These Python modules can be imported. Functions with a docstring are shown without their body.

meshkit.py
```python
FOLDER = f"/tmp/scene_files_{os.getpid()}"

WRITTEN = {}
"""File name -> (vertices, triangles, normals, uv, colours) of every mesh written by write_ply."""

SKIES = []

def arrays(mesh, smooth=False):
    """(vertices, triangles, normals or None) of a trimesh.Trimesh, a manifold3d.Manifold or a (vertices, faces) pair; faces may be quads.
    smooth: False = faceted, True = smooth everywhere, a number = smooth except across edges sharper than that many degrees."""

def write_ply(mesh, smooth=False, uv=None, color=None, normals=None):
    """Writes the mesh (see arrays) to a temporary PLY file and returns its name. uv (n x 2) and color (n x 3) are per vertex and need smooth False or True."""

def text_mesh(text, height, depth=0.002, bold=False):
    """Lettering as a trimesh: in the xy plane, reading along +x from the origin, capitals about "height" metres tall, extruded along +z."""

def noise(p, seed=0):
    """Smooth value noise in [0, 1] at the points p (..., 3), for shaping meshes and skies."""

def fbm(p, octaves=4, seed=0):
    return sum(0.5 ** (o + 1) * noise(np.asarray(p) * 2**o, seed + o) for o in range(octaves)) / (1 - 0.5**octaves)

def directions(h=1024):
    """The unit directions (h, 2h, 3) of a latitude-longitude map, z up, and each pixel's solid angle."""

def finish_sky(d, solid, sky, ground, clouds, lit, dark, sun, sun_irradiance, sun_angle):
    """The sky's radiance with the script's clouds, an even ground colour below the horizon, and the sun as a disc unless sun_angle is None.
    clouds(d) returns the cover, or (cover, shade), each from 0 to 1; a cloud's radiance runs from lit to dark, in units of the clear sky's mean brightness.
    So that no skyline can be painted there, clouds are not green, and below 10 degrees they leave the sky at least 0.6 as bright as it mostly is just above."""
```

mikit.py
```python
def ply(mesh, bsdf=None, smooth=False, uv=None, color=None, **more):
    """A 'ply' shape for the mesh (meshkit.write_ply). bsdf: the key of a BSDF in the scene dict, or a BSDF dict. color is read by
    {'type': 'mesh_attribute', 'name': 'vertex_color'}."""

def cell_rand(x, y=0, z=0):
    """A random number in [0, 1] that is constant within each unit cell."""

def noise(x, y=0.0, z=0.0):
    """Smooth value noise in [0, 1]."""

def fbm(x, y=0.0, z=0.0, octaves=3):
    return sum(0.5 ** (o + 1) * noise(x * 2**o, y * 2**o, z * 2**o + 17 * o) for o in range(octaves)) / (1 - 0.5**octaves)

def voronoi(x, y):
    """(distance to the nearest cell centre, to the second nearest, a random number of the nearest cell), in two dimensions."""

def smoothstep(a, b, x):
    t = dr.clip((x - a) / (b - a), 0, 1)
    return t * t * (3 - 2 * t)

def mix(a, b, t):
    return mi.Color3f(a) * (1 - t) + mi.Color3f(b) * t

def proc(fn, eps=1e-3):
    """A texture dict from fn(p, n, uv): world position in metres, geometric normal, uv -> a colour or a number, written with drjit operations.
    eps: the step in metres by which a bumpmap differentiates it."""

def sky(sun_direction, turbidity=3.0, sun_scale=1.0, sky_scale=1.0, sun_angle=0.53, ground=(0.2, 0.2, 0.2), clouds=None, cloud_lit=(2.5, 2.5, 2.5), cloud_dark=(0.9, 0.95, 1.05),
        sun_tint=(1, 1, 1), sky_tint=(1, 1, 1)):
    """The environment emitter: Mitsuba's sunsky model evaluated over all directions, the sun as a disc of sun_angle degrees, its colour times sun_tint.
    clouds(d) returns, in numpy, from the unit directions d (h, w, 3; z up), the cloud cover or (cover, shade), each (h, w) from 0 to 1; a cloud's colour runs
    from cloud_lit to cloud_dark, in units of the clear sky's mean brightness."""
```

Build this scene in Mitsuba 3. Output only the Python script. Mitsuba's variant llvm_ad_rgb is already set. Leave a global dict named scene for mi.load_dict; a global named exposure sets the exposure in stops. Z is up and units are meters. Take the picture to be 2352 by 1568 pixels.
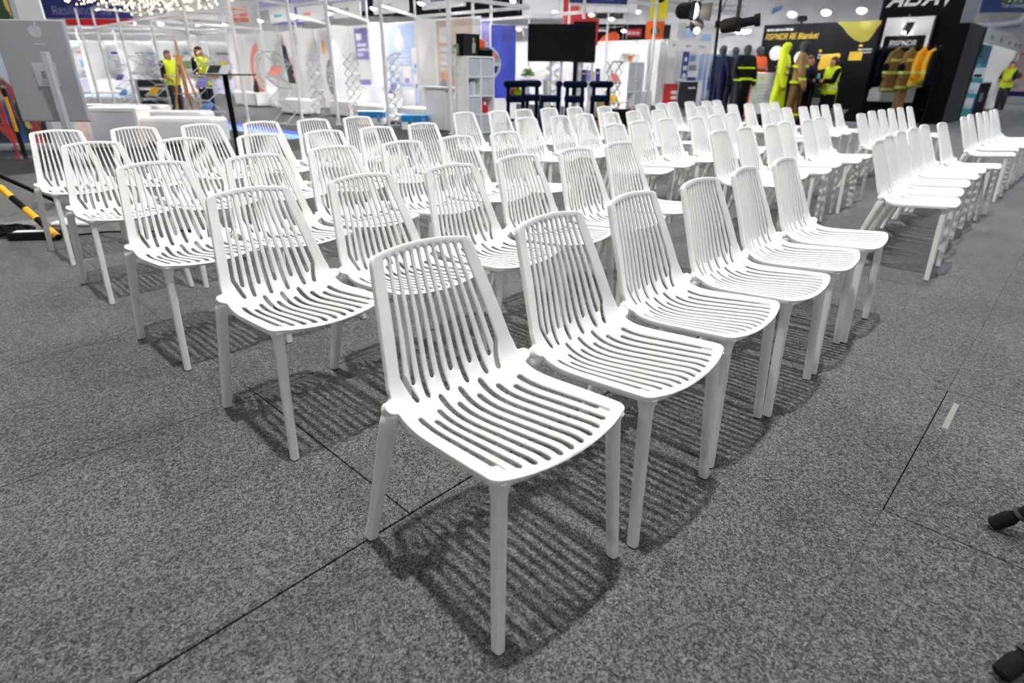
import math, random
import numpy as np
import trimesh, shapely, shapely.geometry as sg, shapely.ops as so
import manifold3d as m3
import drjit as dr
import mitsuba as mi
import mikit, meshkit
from mikit import noise, fbm, voronoi, cell_rand, smoothstep, mix, proc

T = mi.ScalarTransform4f
PI = math.pi
scene, labels = {}, {}
rng = random.Random(7)

# ------------------------------------------------------------------ camera, lights, exposure
F_PX, PITCH, ROLL, EYE_Z = 1331.4, math.radians(24.834), math.radians(0.5705), 1.2393
_fw = np.array([0, math.cos(PITCH), -math.sin(PITCH)]); _u0 = np.array([0, math.sin(PITCH), math.cos(PITCH)]); _r0 = np.array([1.0, 0, 0])
_rt = math.cos(ROLL) * _r0 + math.sin(ROLL) * _u0
_up = -math.sin(ROLL) * _r0 + math.cos(ROLL) * _u0
EYE = np.array([0, 0, EYE_Z])
scene['camera'] = {'type': 'thinlens', 'fov': math.degrees(2 * math.atan(1176 / F_PX)), 'fov_axis': 'x', 'aperture_radius': 0.0042, 'focus_distance': 2.25,
                   'near_clip': 0.05, 'far_clip': 200.0,
                   'to_world': T().look_at(origin=EYE.tolist(), target=(EYE + _fw).tolist(), up=_up.tolist())}
exposure = 0.9
CEIL = 11.0
LAMPS = [   # high bays under the ceiling: x, y, strength, where
    (-.35, 2.05, 1.16, 'over the front left chairs'), (4.9, 6.9, .86, 'over the middle block of chairs'), (-9, 9, .6, 'over the lectern'), (15, 5, .8, 'over the aisle at the right'),
    (-14, 20, 1, 'over the visitors with hi-vis vests'), (2, 19, .9, 'over the television'), (16, 19, .8, 'over the black wall'), (-24, 37, 1.8, 'over the far booth row'), (-6, 38, 1.6, 'before the black drape'), (12, 40, 11.0, 'added to brighten the back wall'), (29, 37, 2.6, 'over the far right booths'), (5, -5, .32, 'behind the camera on the right'), (-9, -4, .32, 'behind the camera on the left')]  # the strongest lamp is an added one, to brighten the back wall
LAMP_POWER = 1500.0

def ray(px, py):
    return _fw * F_PX + _rt * (px - 1176) - _up * (py - 784)
def pe(px, py, e):
    "(n, z) of the point seen at a pixel on the upright plane at e"
    d = ray(px, py); t = e / (d[0] * .687 + d[1] * .7267); p = EYE + t * d; return -.7267 * p[0] + .687 * p[1], p[2]
def pn(px, py, n):
    "(e, z) of the point seen at a pixel on the upright plane at n"
    d = ray(px, py); t = n / (-d[0] * .7267 + d[1] * .687); p = EYE + t * d; return .687 * p[0] + .7267 * p[1], p[2]
def fl(px, py, z=0.0):
    "point of the floor (or of a level plane) seen at a pixel of the photograph"
    d = ray(px, py); t = (z - EYE_Z) / d[2]; return EYE + t * d
def at(px, py, y):
    "point at depth y seen at a pixel of the photograph"
    d = ray(px, py); return EYE + d * (y / d[1])

# ------------------------------------------------------------------ helpers
def rgb(*c):
    return {'type': 'rgb', 'value': [float(x) for x in c]}
def mat(key, color, rough=0.5, metal=0.0, spec=None, bump=None, **kw):
    if spec is None: spec = 0.5 if isinstance(color, dict) or max(color) > .12 else 0.05
    tex = color if isinstance(color, dict) else rgb(*color)
    d = {'type': 'principled', 'base_color': tex, 'roughness': rough, 'metallic': metal, 'specular': spec, **kw}
    if bump is not None:
        d = {'type': 'bumpmap', 'arbitrary': bump[0], 'scale': bump[1], 'bsdf': d}
    scene[key] = {'type': 'twosided', 'bsdf': d}
    return key
def srgb(r, g, b):
    f = lambda v: (v / 255 / 12.92) if v / 255 <= 0.04045 else ((v / 255 + 0.055) / 1.055) ** 2.4
    return (f(r), f(g), f(b))
def hexc(h):
    return srgb(int(h[0:2], 16), int(h[2:4], 16), int(h[4:6], 16))

_used = {}
def numbered(name):
    n = _used.get(name, -1) + 1; _used[name] = n
    return name if n == 0 else f'{name}_{n:03d}'
def cat(ms):
    ms = [m for m in ms if m is not None]
    return trimesh.util.concatenate(ms) if len(ms) > 1 else ms[0]
def thing(name, label, category, group=None):
    k = numbered(name); labels[k] = {'label': label, 'category': category}
    if group: labels[k]['group'] = group
    return k
PIECES = ('wire', 'post', 'stand', 'mast', 'foot', 'rod', 'handle', 'bracket', 'hanger', 'pole', 'footrest', 'tray', 'card', 'stripe', 'border', 'product_picture', 'picture', 'leg', 'frame', 'plate', 'board', 'mark', 'shelf_board', 'side_panel', 'chord', 'mount_hub', 'hook', 'yoke')
def obj(name, mesh, bsdf, parent=None, smooth=30, M=None, label=None, **kw):
    if isinstance(mesh, list): mesh = cat(mesh)
    if name in PIECES:
        bits = mesh.split(only_watertight=False) if len(mesh.faces) < 4000 else [mesh]
        if 1 < len(bits) <= 40:
            for b in bits: k = obj(name, b, bsdf, parent, smooth, M, label, **kw)
            return k
    k = numbered((parent + '__' if parent else '') + name)
    if M is not None:
        mesh = mesh.copy(); mesh.apply_transform(M)
    scene[k] = mikit.ply(mesh, bsdf, smooth=smooth, **kw)
    if label: labels.setdefault(k, {})['label'] = label
    return k
def one(name, mesh, bsdf, label, category, group=None, smooth=30, M=None, kind=None, **kw):
    "a thing that is one mesh"
    k = obj(name, mesh, bsdf, None, smooth, M, **kw); labels[k] = {'label': label, 'category': category}
    if group: labels[k]['group'] = group
    if kind: labels[k]['kind'] = kind
    return k
def struct(name, mesh, bsdf, label=None, smooth=False):
    scene[name] = mikit.ply(mesh, bsdf, smooth=smooth); labels[name] = {'kind': 'structure'}
    if label: labels[name]['label'] = label
    return name
def mv(x=0, y=0, z=0, rz=0, rx=0, ry=0, s=1):
    M = trimesh.transformations.euler_matrix(rx, ry, rz, 'sxyz'); M[:3, :3] *= s; M[:3, 3] = (x, y, z); return M
def tf(mesh, M):
    m = mesh.copy(); m.apply_transform(M); return m
def box(x0, x1, y0, y1, z0, z1):
    m = trimesh.creation.box((x1 - x0, y1 - y0, z1 - z0)); m.apply_translation(((x0 + x1) / 2, (y0 + y1) / 2, (z0 + z1) / 2)); return m
def rbox(x0, x1, y0, y1, z0, z1, r=0.01, n=3):
    "box with rounded edges"
    r = min(r, (x1 - x0) / 2.01, (y1 - y0) / 2.01, (z1 - z0) / 2.01)
    s = trimesh.creation.icosphere(subdivisions=n - 1 if n > 1 else 1, radius=r)
    pts = np.vstack([s.vertices + np.array(c) for c in [(x, y, z) for x in (x0 + r, x1 - r) for y in (y0 + r, y1 - r) for z in (z0 + r, z1 - r)]])
    return trimesh.convex.convex_hull(pts)
def cbox(x0, x1, y0, y1, z0, z1, c=0.004):
    "box with chamfered edges"
    pts = []
    for sx in (0, 1):
        for sy in (0, 1):
            for sz in (0, 1):
                X, Y, Z = (x1 if sx else x0), (y1 if sy else y0), (z1 if sz else z0)
                dx, dy, dz = (-c if sx else c), (-c if sy else c), (-c if sz else c)
                pts += [(X + dx, Y + dy, Z), (X + dx, Y, Z + dz), (X, Y + dy, Z + dz)]
    return trimesh.convex.convex_hull(np.array(pts))
def tube(pts, r, n=12, closed=False, up=None, squash=1.0, caps=True):
    "round tube along points; r a number or one per point; squash flattens it across the 'up' direction"
    P = np.asarray(pts, float); N = len(P); r = np.broadcast_to(np.asarray(r, float), (N,))
    tg = np.gradient(P, axis=0) if not closed else np.roll(P, -1, 0) - np.roll(P, 1, 0)
    tg /= np.maximum(np.linalg.norm(tg, axis=1, keepdims=True), 1e-9)
    u = np.array(up, float) if up is not None else (np.array([0, 0, 1.0]) if abs(tg[0][2]) < 0.9 else np.array([1.0, 0, 0]))
    V = []
    a = np.arange(n) * 2 * PI / n
    for i in range(N):
        u = u - tg[i] * (u @ tg[i]); u /= max(np.linalg.norm(u), 1e-9); w = np.cross(tg[i], u)
        V.append(P[i] + r[i] * (np.cos(a)[:, None] * u * squash + np.sin(a)[:, None] * w))
    V = np.vstack(V); F = []
    for i in range(N if closed else N - 1):
        j = (i + 1) % N
        for k in range(n):
            l = (k + 1) % n
            F += [(i * n + k, i * n + l, j * n + l), (i * n + k, j * n + l, j * n + k)]
    if not closed and caps:
        V = np.vstack([V, P[:1], P[-1:]]); c0, c1 = len(V) - 2, len(V) - 1
        for k in range(n):
            l = (k + 1) % n; F += [(c0, l, k), (c1, (N - 1) * n + k, (N - 1) * n + l)]
    return trimesh.Trimesh(V, F, process=False)
def bar(a, b, r, n=10):
    return tube([a, b], r, n)
def beam(a, b, w, h, up=(0, 0, 1)):
    "rectangular bar from a to b, w wide, h along up"
    a, b = np.array(a, float), np.array(b, float); L = np.linalg.norm(b - a); t = (b - a) / L
    u = np.array(up, float)
    if abs(u @ t) > 0.95: u = np.array([0, 1.0, 0]) if abs(t[1]) < 0.9 else np.array([1.0, 0, 0])
    u -= t * (u @ t); u /= np.linalg.norm(u); s = np.cross(u, t)
    M = np.eye(4); M[:3, 0], M[:3, 1], M[:3, 2], M[:3, 3] = t, s, u, (a + b) / 2
    m = cbox(-L / 2, L / 2, -w / 2, w / 2, -h / 2, h / 2, min(w, h) * 0.08); m.apply_transform(M); return m
def lathe(prof, n=32):
    m = trimesh.creation.revolve(np.array(prof, float), sections=n)
    if m.volume < 0: m.invert()
    return m
def cyl(r, z0, z1, n=24, x=0, y=0):
    m = trimesh.creation.cylinder(r, z1 - z0, sections=n); m.apply_translation((x, y, (z0 + z1) / 2)); return m
def prism(poly, h, z0=0.0):
    "extrusion of a shapely polygon or of a list of points"
    if not hasattr(poly, 'exterior'): poly = sg.Polygon(poly)
    m = trimesh.creation.extrude_polygon(poly, h); m.apply_translation((0, 0, z0)); return m
def upright(m):
    "turns a figure drawn in x,y (thickness along z) to stand in x,z, its front towards -y"
    return tf(m, trimesh.transformations.rotation_matrix(PI / 2, (1, 0, 0)))
def text(s, h, depth=0.004, bold=0.0):
    m = meshkit.text_mesh(s, h)
    m = m if isinstance(m, trimesh.Trimesh) else trimesh.Trimesh(*meshkit.arrays(m)[:2], process=False)
    return m

# ------------------------------------------------------------------ materials
def carpet_fn(dark, light, k=1.0):
    def fn(p, n, uv):
        a = noise(p.x * 250 + 3 * noise(p.y * 70), p.y * 640, 1.7)
        b = noise(p.x * 620, p.y * 240 + 3 * noise(p.x * 65), 5.1)
        c = noise(p.x * 130, p.y * 130, 9.0)
        big = fbm(p.x * 2.2, p.y * 2.2, 3.0)
        t = smoothstep(0.30, 0.88, 0.40 * a + 0.40 * b + 0.20 * c + 0.10 * (big - 0.5))
        return mix(dark, light, t)
    return proc(fn)
mat('carpet', carpet_fn((0.028, 0.0275, 0.0275), (0.235, 0.232, 0.23)), 0.95, spec=0.1, sheen=0.3)
mat('carpet_dark', carpet_fn((0.012, 0.012, 0.013), (0.07, 0.07, 0.075)), 0.95, spec=0.1)
mat('carpet_mid', carpet_fn((0.03, 0.03, 0.032), (0.22, 0.22, 0.225)), 0.95, spec=0.1)
mat('carpet_light', carpet_fn((0.10, 0.10, 0.098), (0.36, 0.36, 0.355)), 0.95, spec=0.1)
mat('tape', (0.22, 0.21, 0.185), 0.6)
mat('subfloor', (0.012, 0.011, 0.010), 0.9, spec=0.1)
def plastic_fn(p, n, uv):
    d = smoothstep(0.62, 0.8, fbm(p.x * 30, p.y * 30, p.z * 22)) * (1 - smoothstep(0.0, 0.16, p.z))
    return mix((0.80, 0.79, 0.765), (0.58, 0.53, 0.46), 0.45 * d)
mat('white_plastic', proc(plastic_fn), 0.42, spec=0.4)
mat('rubber', (0.012, 0.012, 0.013), 0.7)
mat('hall_wall', proc(lambda p, n, uv: mix((0.66, 0.66, 0.69), (0.72, 0.72, 0.75), fbm(p.x * .6, p.y * .6, p.z * .9))), 0.8, spec=0.2)
mat('hall_ceiling', (0.012, 0.012, 0.013), 0.9, spec=0.1)

# ------------------------------------------------------------------ the hall
HX0, HX1, HY0, HY1 = -46.0, 46.0, -9.0, 48.0
struct('floor', box(HX0, HX1, HY0, HY1, -0.2, -0.012), 'subfloor')
struct('ceiling', box(HX0, HX1, HY0, HY1, CEIL, CEIL + 0.2), 'hall_ceiling')
struct('wall_back', box(HX0, HX1, HY1, HY1 + 0.2, -0.2, CEIL), 'hall_wall')
struct('wall_front', box(HX0, HX1, HY0 - 0.2, HY0, -0.2, CEIL), 'hall_wall')
struct('wall_left', box(HX0 - 0.2, HX0, HY0, HY1, -0.2, CEIL), 'hall_wall')
struct('wall_right', box(HX1, HX1 + 0.2, HY0, HY1, -0.2, CEIL), 'hall_wall')

# carpet tiles, laid on the diagonal (e runs along the rows of chairs, n across them)
EV, NV = np.array([0.687, 0.7267]), np.array([-0.7267, 0.687])
def en(e, n):
    p = EV * e + NV * n; return float(p[0]), float(p[1])
TILE = 1.052
e0, n0 = 0.805, 1.19
open_seam = {('n', 1.19): 0.007, ('n', 2.242): 0.006}
ROT = math.atan2(EV[1], EV[0])
def tile_mesh(a, b, w, h, gl=(.001, .001, .001, .001)):
    return tf(cbox(a + gl[0], a + w - gl[1], b + gl[2], b + h - gl[3], -0.012, 0.0, 0.002), mv(rz=ROT))
for i in range(-6, 17):
    for j in range(-4, 6):
        a, b = e0 + i * TILE, n0 + j * TILE
        cx, cy = en(a + TILE / 2, b + TILE / 2)
        if cy < -0.6 or abs(cx) > 0.98 * cy + 2.2: continue
        h = lambda: 0.0001 + 0.0003 * rng.random()
        gl = [h(), h(), h(), h()]
        if j == 0 and -4 < i < 2: gl[2] = 0.0032
        if j == -1 and -4 < i < 2: gl[3] = 0.0032
        if j == 1 and i < 3: gl[2] = 0.0035
        if (i, j) == (1, -2): gl[3] = .003; gl[0] = .004
        if (i, j) == (2, -2): gl[0] = .004
        if (i, j) == (0, 0): gl[0] = .004
        obj('carpet_tile', tile_mesh(a, b, TILE, TILE, gl), 'carpet', 'floor', smooth=False)
N_T = n0 + 6 * TILE - TILE          # where the tiles end, towards the booths
def slab_en(a0, a1, b0, b1, z0, z1):
    return tf(box(a0, a1, b0, b1, z0, z1), mv(rz=ROT))
obj('carpet_strip', slab_en(-9, 22, N_T + .004, N_T + .27, -.012, .003), 'carpet_light', 'floor', smooth=False)
obj('aisle_carpet', slab_en(-9, 40, N_T + .274, 9.86, -.012, -.001), 'carpet', 'floor', smooth=False)
obj('dark_carpet', slab_en(-9, 60, 9.864, 60, -.012, 0), 'carpet_dark', 'floor', smooth=False)
obj('far_carpet', slab_en(e0 + 17 * TILE + .004, 60, -40, N_T, -.012, 0), 'carpet_mid', 'floor', smooth=False)
obj('tape_strip', tf(cbox(-.010, .010, -.13, .13, 0, .0012, .0004), mv(*fl(2184, 954)[:2], 0, ROT - PI / 2)), 'tape', 'floor', label='beige tape over a carpet seam')

# ------------------------------------------------------------------ the chairs
from scipy.interpolate import CubicSpline
_C = np.array([(.549, .468), (.538, .481), (.515, .488), (.46, .486), (.38, .478), (.30, .470), (.23, .466), (.175, .473), (.135, .496), (.108, .540), (.087, .600), (.058, .680), (.028, .755), (0, .83), (-.008, .855)])
_t = np.r_[0, np.cumsum(np.linalg.norm(np.diff(_C, axis=0), axis=1))]
_P = CubicSpline(_t, _C)(np.linspace(0, _t[-1], 900)); _S = np.r_[0, np.cumsum(np.linalg.norm(np.diff(_P, axis=0), axis=1))]
_D = np.gradient(_P, _S, axis=0); _N = np.stack([_D[:, 1], -_D[:, 0]], 1); _N /= np.linalg.norm(_N, axis=1, keepdims=True)
_N *= np.sign(_N[450, 1]) if abs(_N[450, 1]) > .1 else 1     # towards the sitter
def shell(s, y, h):
    "point of the moulded shell: s along the side profile from the front lip, y across, h above the surface"
    cup = np.interp(s, [0, .10, .30, .43, .52, .65, .82], [.005, .012, .024, .031, .027, .020, .016]) * ((y / .2) ** 2 - 1)
    k = h + cup
    return np.stack([np.interp(s, _S, _P[:, 0]) + k * np.interp(s, _S, _N[:, 0]), y, np.interp(s, _S, _P[:, 1]) + k * np.interp(s, _S, _N[:, 1])], 1)
S_TOP = 0.812
def s_top(y): return S_TOP - 0.018 * (y / .155) ** 2
def s_front(y): return 0.0008 + 0.92 * y * y
def shell_outline():
    half = [(s_front(y), y) for y in np.linspace(0, .222, 12)] + [(.10, .2235), (.20, .2225), (.30, .220), (.37, .2165), (.42, .214), (.47, .212), (.50, .205), (.58, .193), (.69, .174), (.775, .160)]
    half += [(s_top(y), y) for y in np.linspace(.157, 0, 10)]
    pts = half + [(s, -y) for s, y in half[::-1][1:-1]]
    P = sg.Polygon(pts).buffer(0).buffer(-.028).buffer(.028, quad_segs=10)
    ears = [sg.LineString([(.425, g * .17), (.4265, g * .2235)]).buffer(.0205, quad_segs=10) for g in (1, -1)]
    P = so.unary_union([P] + ears)
    return P.buffer(.007, quad_segs=6).buffer(-.007, quad_segs=6)
def back_slot(k):
    "centre line of back slot k (-5..5)"
    yt, slope = .0232 * k, (.033 - .0232) / (.785 - .44)
    y_at = lambda s: k * (.0232 + slope * (.785 - s))
    top = s_top(yt) - .0255
    if abs(k) == 5:
        return [(top, y_at(top)), (.487, y_at(.487)), (.428, np.sign(k) * .140)]
    low = .430 if k % 2 else .466
    return [(top, y_at(top)), (low, y_at(low))]
def seat_slot(k):
    f = .0265 + .042 * (k / 5) ** 2
    r = {5: .372, 4: .352}.get(abs(k), .413 if k % 2 == 0 else .381)
    return [(f + .003, .0352 * k), (r, .0338 * k)]
SLOTS_B = {k: back_slot(k) for k in range(-5, 6)}
SLOTS_S = {k: seat_slot(k) for k in range(-5, 6)}
def loops_of(poly, step):
    out = []
    for ring in [poly.exterior] + list(poly.interiors):
        L = ring.length; n = max(8, int(L / step))
        # keep the rings' own points on tight curves, add points along the straights
        c = np.array(ring.coords)[:-1]; pts = []
        for a, b in zip(c, np.roll(c, -1, 0)):
            d = np.linalg.norm(b - a); q = max(1, int(math.ceil(d / step)))
            pts += [a + (b - a) * i / q for i in range(q)]
        out.append(np.array(pts))
    return out
def chair_shell(step, refine, simp):
    P = shell_outline()
    cut = so.unary_union([sg.LineString(l).buffer(.0076, quad_segs=4) for l in SLOTS_B.values()] + [sg.LineString(l).buffer(.0084, quad_segs=4) for l in SLOTS_S.values()])
    P = sg.polygon.orient(P.difference(cut).simplify(simp))
    ext = np.array(sg.Polygon(P.exterior).buffer(0).exterior.coords)
    rings = loops_of(P, step); r = .0026
    base = np.vstack(rings); ins = []
    for R in rings:
        tn = np.roll(R, -1, 0) - np.roll(R, 1, 0); tn /= np.maximum(np.linalg.norm(tn, axis=1, keepdims=True), 1e-12)
        ins.append(R + r * np.stack([-tn[:, 1], tn[:, 0]], 1))     # inwards: material lies to the left of every ring
    ins_all = np.vstack(ins); N = len(base)
    tri = np.asarray(m3.triangulate([i.astype(float) for i in ins]))
    t = .0105
    V = np.vstack([np.c_[ins_all, np.full(N, t)], np.c_[base, np.full(N, t - r)], np.c_[base, np.full(N, r)], np.c_[ins_all, np.zeros(N)]])
    F = [tri, tri[:, ::-1] + 3 * N]; o = 0
    for R in rings:
        i = np.arange(len(R)) + o; j = np.roll(i, -1); o += len(R)
        for a in (0, 1, 2):
            A, B = a * N, (a + 1) * N
            F += [np.stack([i + A, i + B, j + B], 1), np.stack([i + A, j + B, j + A], 1)]
    F = np.vstack(F)
    M = m3.Manifold(m3.Mesh(V.astype(np.float32), F.astype(np.uint32)))
    M = M.refine_to_length(refine)
    q = M.to_mesh(); V, F = np.array(q.vert_properties[:, :3], float), np.array(q.tri_verts)
    d = shapely.distance(shapely.points(V[:, :2]), sg.LineString(ext))
    deep = .0095 * np.exp(-(d / .010) ** 2) + .016 * np.clip((np.abs(V[:, 1]) - .200) / .015, 0, 1) * np.clip(1 - np.abs(V[:, 0] - .4265) / .026, 0, 1) ** .5
    h = V[:, 2] - t - np.where(V[:, 2] < t / 2, deep, 0) * 1.0
    X = shell(V[:, 0], V[:, 1], h)
    m = trimesh.Trimesh(X, F, process=False)
    if m.volume < 0: m.faces = m.faces[:, ::-1]
    return m, V[:, :2]
def split_shell(m, sy):
    "faces of the shell by part: seat, backrest and their slats"
    n = meshkit.arrays(m, True)[2]; c = sy[m.faces].mean(1); part = np.where(c[:, 0] > .40, 0, 1)
    for kind, S in ((2, SLOTS_B), (20, SLOTS_S)):
        for k in range(-5, 5):
            a, b = np.array(S[k]), np.array(S[k + 1])
            def yl(l, s):
                l = l[np.argsort(l[:, 0])]; return np.interp(s, l[:, 0], l[:, 1])
            lo = max(a[:, 0].min(), b[:, 0].min()) + .003; hi = min(a[:, 0].max(), b[:, 0].max()) - .003
            sel = (c[:, 0] > lo) & (c[:, 0] < hi) & (c[:, 1] > yl(a, c[:, 0])) & (c[:, 1] < yl(b, c[:, 0]))
            part[sel] = kind + k + 5
    return n, part
def ply_faces(m, n, sel, bsdf):
    f = m.faces[sel]; u, inv = np.unique(f, return_inverse=True)
    path = meshkit.write_ply((m.vertices[u], inv.reshape(-1, 3)), True, normals=n[u])
    v, ff, _, uv, c = meshkit.WRITTEN[path]; meshkit.WRITTEN[path] = (v, ff, n[u], uv, c)
    return {'type': 'ply', 'filename': path, 'face_normals': False, 'bsdf': {'type': 'ref', 'id': bsdf}}
def leg_mesh(front, g, n=20):
    if front:
        P = [(.490, g * .186, .476), (.4925, g * .190, .455), (.496, g * .194, .43), (.506, g * .205, .24), (.519, g * .218, .004), (.519, g * .218, 0.0035)]
        r = [.033, .0225, .0182, .0173, .0160, .0148]
    else:
        P = [(.137, g * .224, .482), (.135, g * .226, .477), (.130, g * .228, .458), (.121, g * .231, .425), (.060, g * .238, .215), (-.006, g * .243, .004), (-.006, g * .243, .0035)]
        r = [.016, .0215, .0235, .0215, .0195, .0178, .0165]
    P = np.array(P); V = []; a = np.arange(n) * 2 * PI / n
    fx, fy = (1.0, .88) if front else (1.0, .9)
    for p, q in zip(P, r):
        c, s = np.cos(a), np.sin(a); e = 0.72
        V.append(np.c_[p[0] + q * fx * np.sign(c) * np.abs(c) ** e, p[1] + q * fy * np.sign(s) * np.abs(s) ** e, np.full(n, p[2])])
    V = np.vstack(V + [P[:1], P[-1:]]); N = len(P); F = []
    for i in range(N - 1):
        for k in range(n):
            l = (k + 1) % n; F += [(i * n + k, (i + 1) * n + l, i * n + l), (i * n + k, (i + 1) * n + k, (i + 1) * n + l)]
    for k in range(n):
        l = (k + 1) % n; F += [(N * n, k, l), (N * n + 1, (N - 1) * n + l, (N - 1) * n + k)]
    m = trimesh.Trimesh(V, F, process=False)
    if m.volume < 0: m.faces = m.faces[:, ::-1]
    return m
def cap_mesh(front, g):
    x, y = (.519, g * .218) if front else (-.006, g * .243)
    return cyl(.0150, 0.0, .0042, 16, x, y)
LEGS = [(1, 1), (1, -1), (0, 1), (0, -1)]
leg_ply = [mikit.ply(leg_mesh(f, g), 'white_plastic', smooth=50) for f, g in LEGS]
leg_ply_far = [mikit.ply(leg_mesh(f, g, 10), 'white_plastic', smooth=50) for f, g in LEGS]
cap_ply = [mikit.ply(cap_mesh(f, g), 'rubber', smooth=30) for f, g in LEGS]
near_parts, far_parts = {}, {}
_m, _sy = chair_shell(.007, .0125, .0003); _n, _part = split_shell(_m, _sy)
near_parts['backrest'] = ply_faces(_m, _n, _part == 0, 'white_plastic'); near_parts['seat'] = ply_faces(_m, _n, _part == 1, 'white_plastic')
for k in range(10):
    sfx = '' if k == 0 else f'_{k:03d}'
    near_parts['backrest__slat' + sfx] = ply_faces(_m, _n, _part == 2 + k, 'white_plastic')
    near_parts['seat__slat' + sfx] = ply_faces(_m, _n, _part == 20 + k, 'white_plastic')
print('near chair shell', len(_m.faces), [int((_part == k).sum()) for k in (0, 1, 4, 24)])
_m, _sy = chair_shell(.016, .03, .0012); _n, _part = split_shell(_m, _sy)
far_parts['backrest'] = ply_faces(_m, _n, np.isin(_part, [0] + list(range(2, 12))), 'white_plastic'); far_parts['seat'] = ply_faces(_m, _n, ~np.isin(_part, [0] + list(range(2, 12))), 'white_plastic')
print('far chair shell', len(_m.faces))
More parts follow.
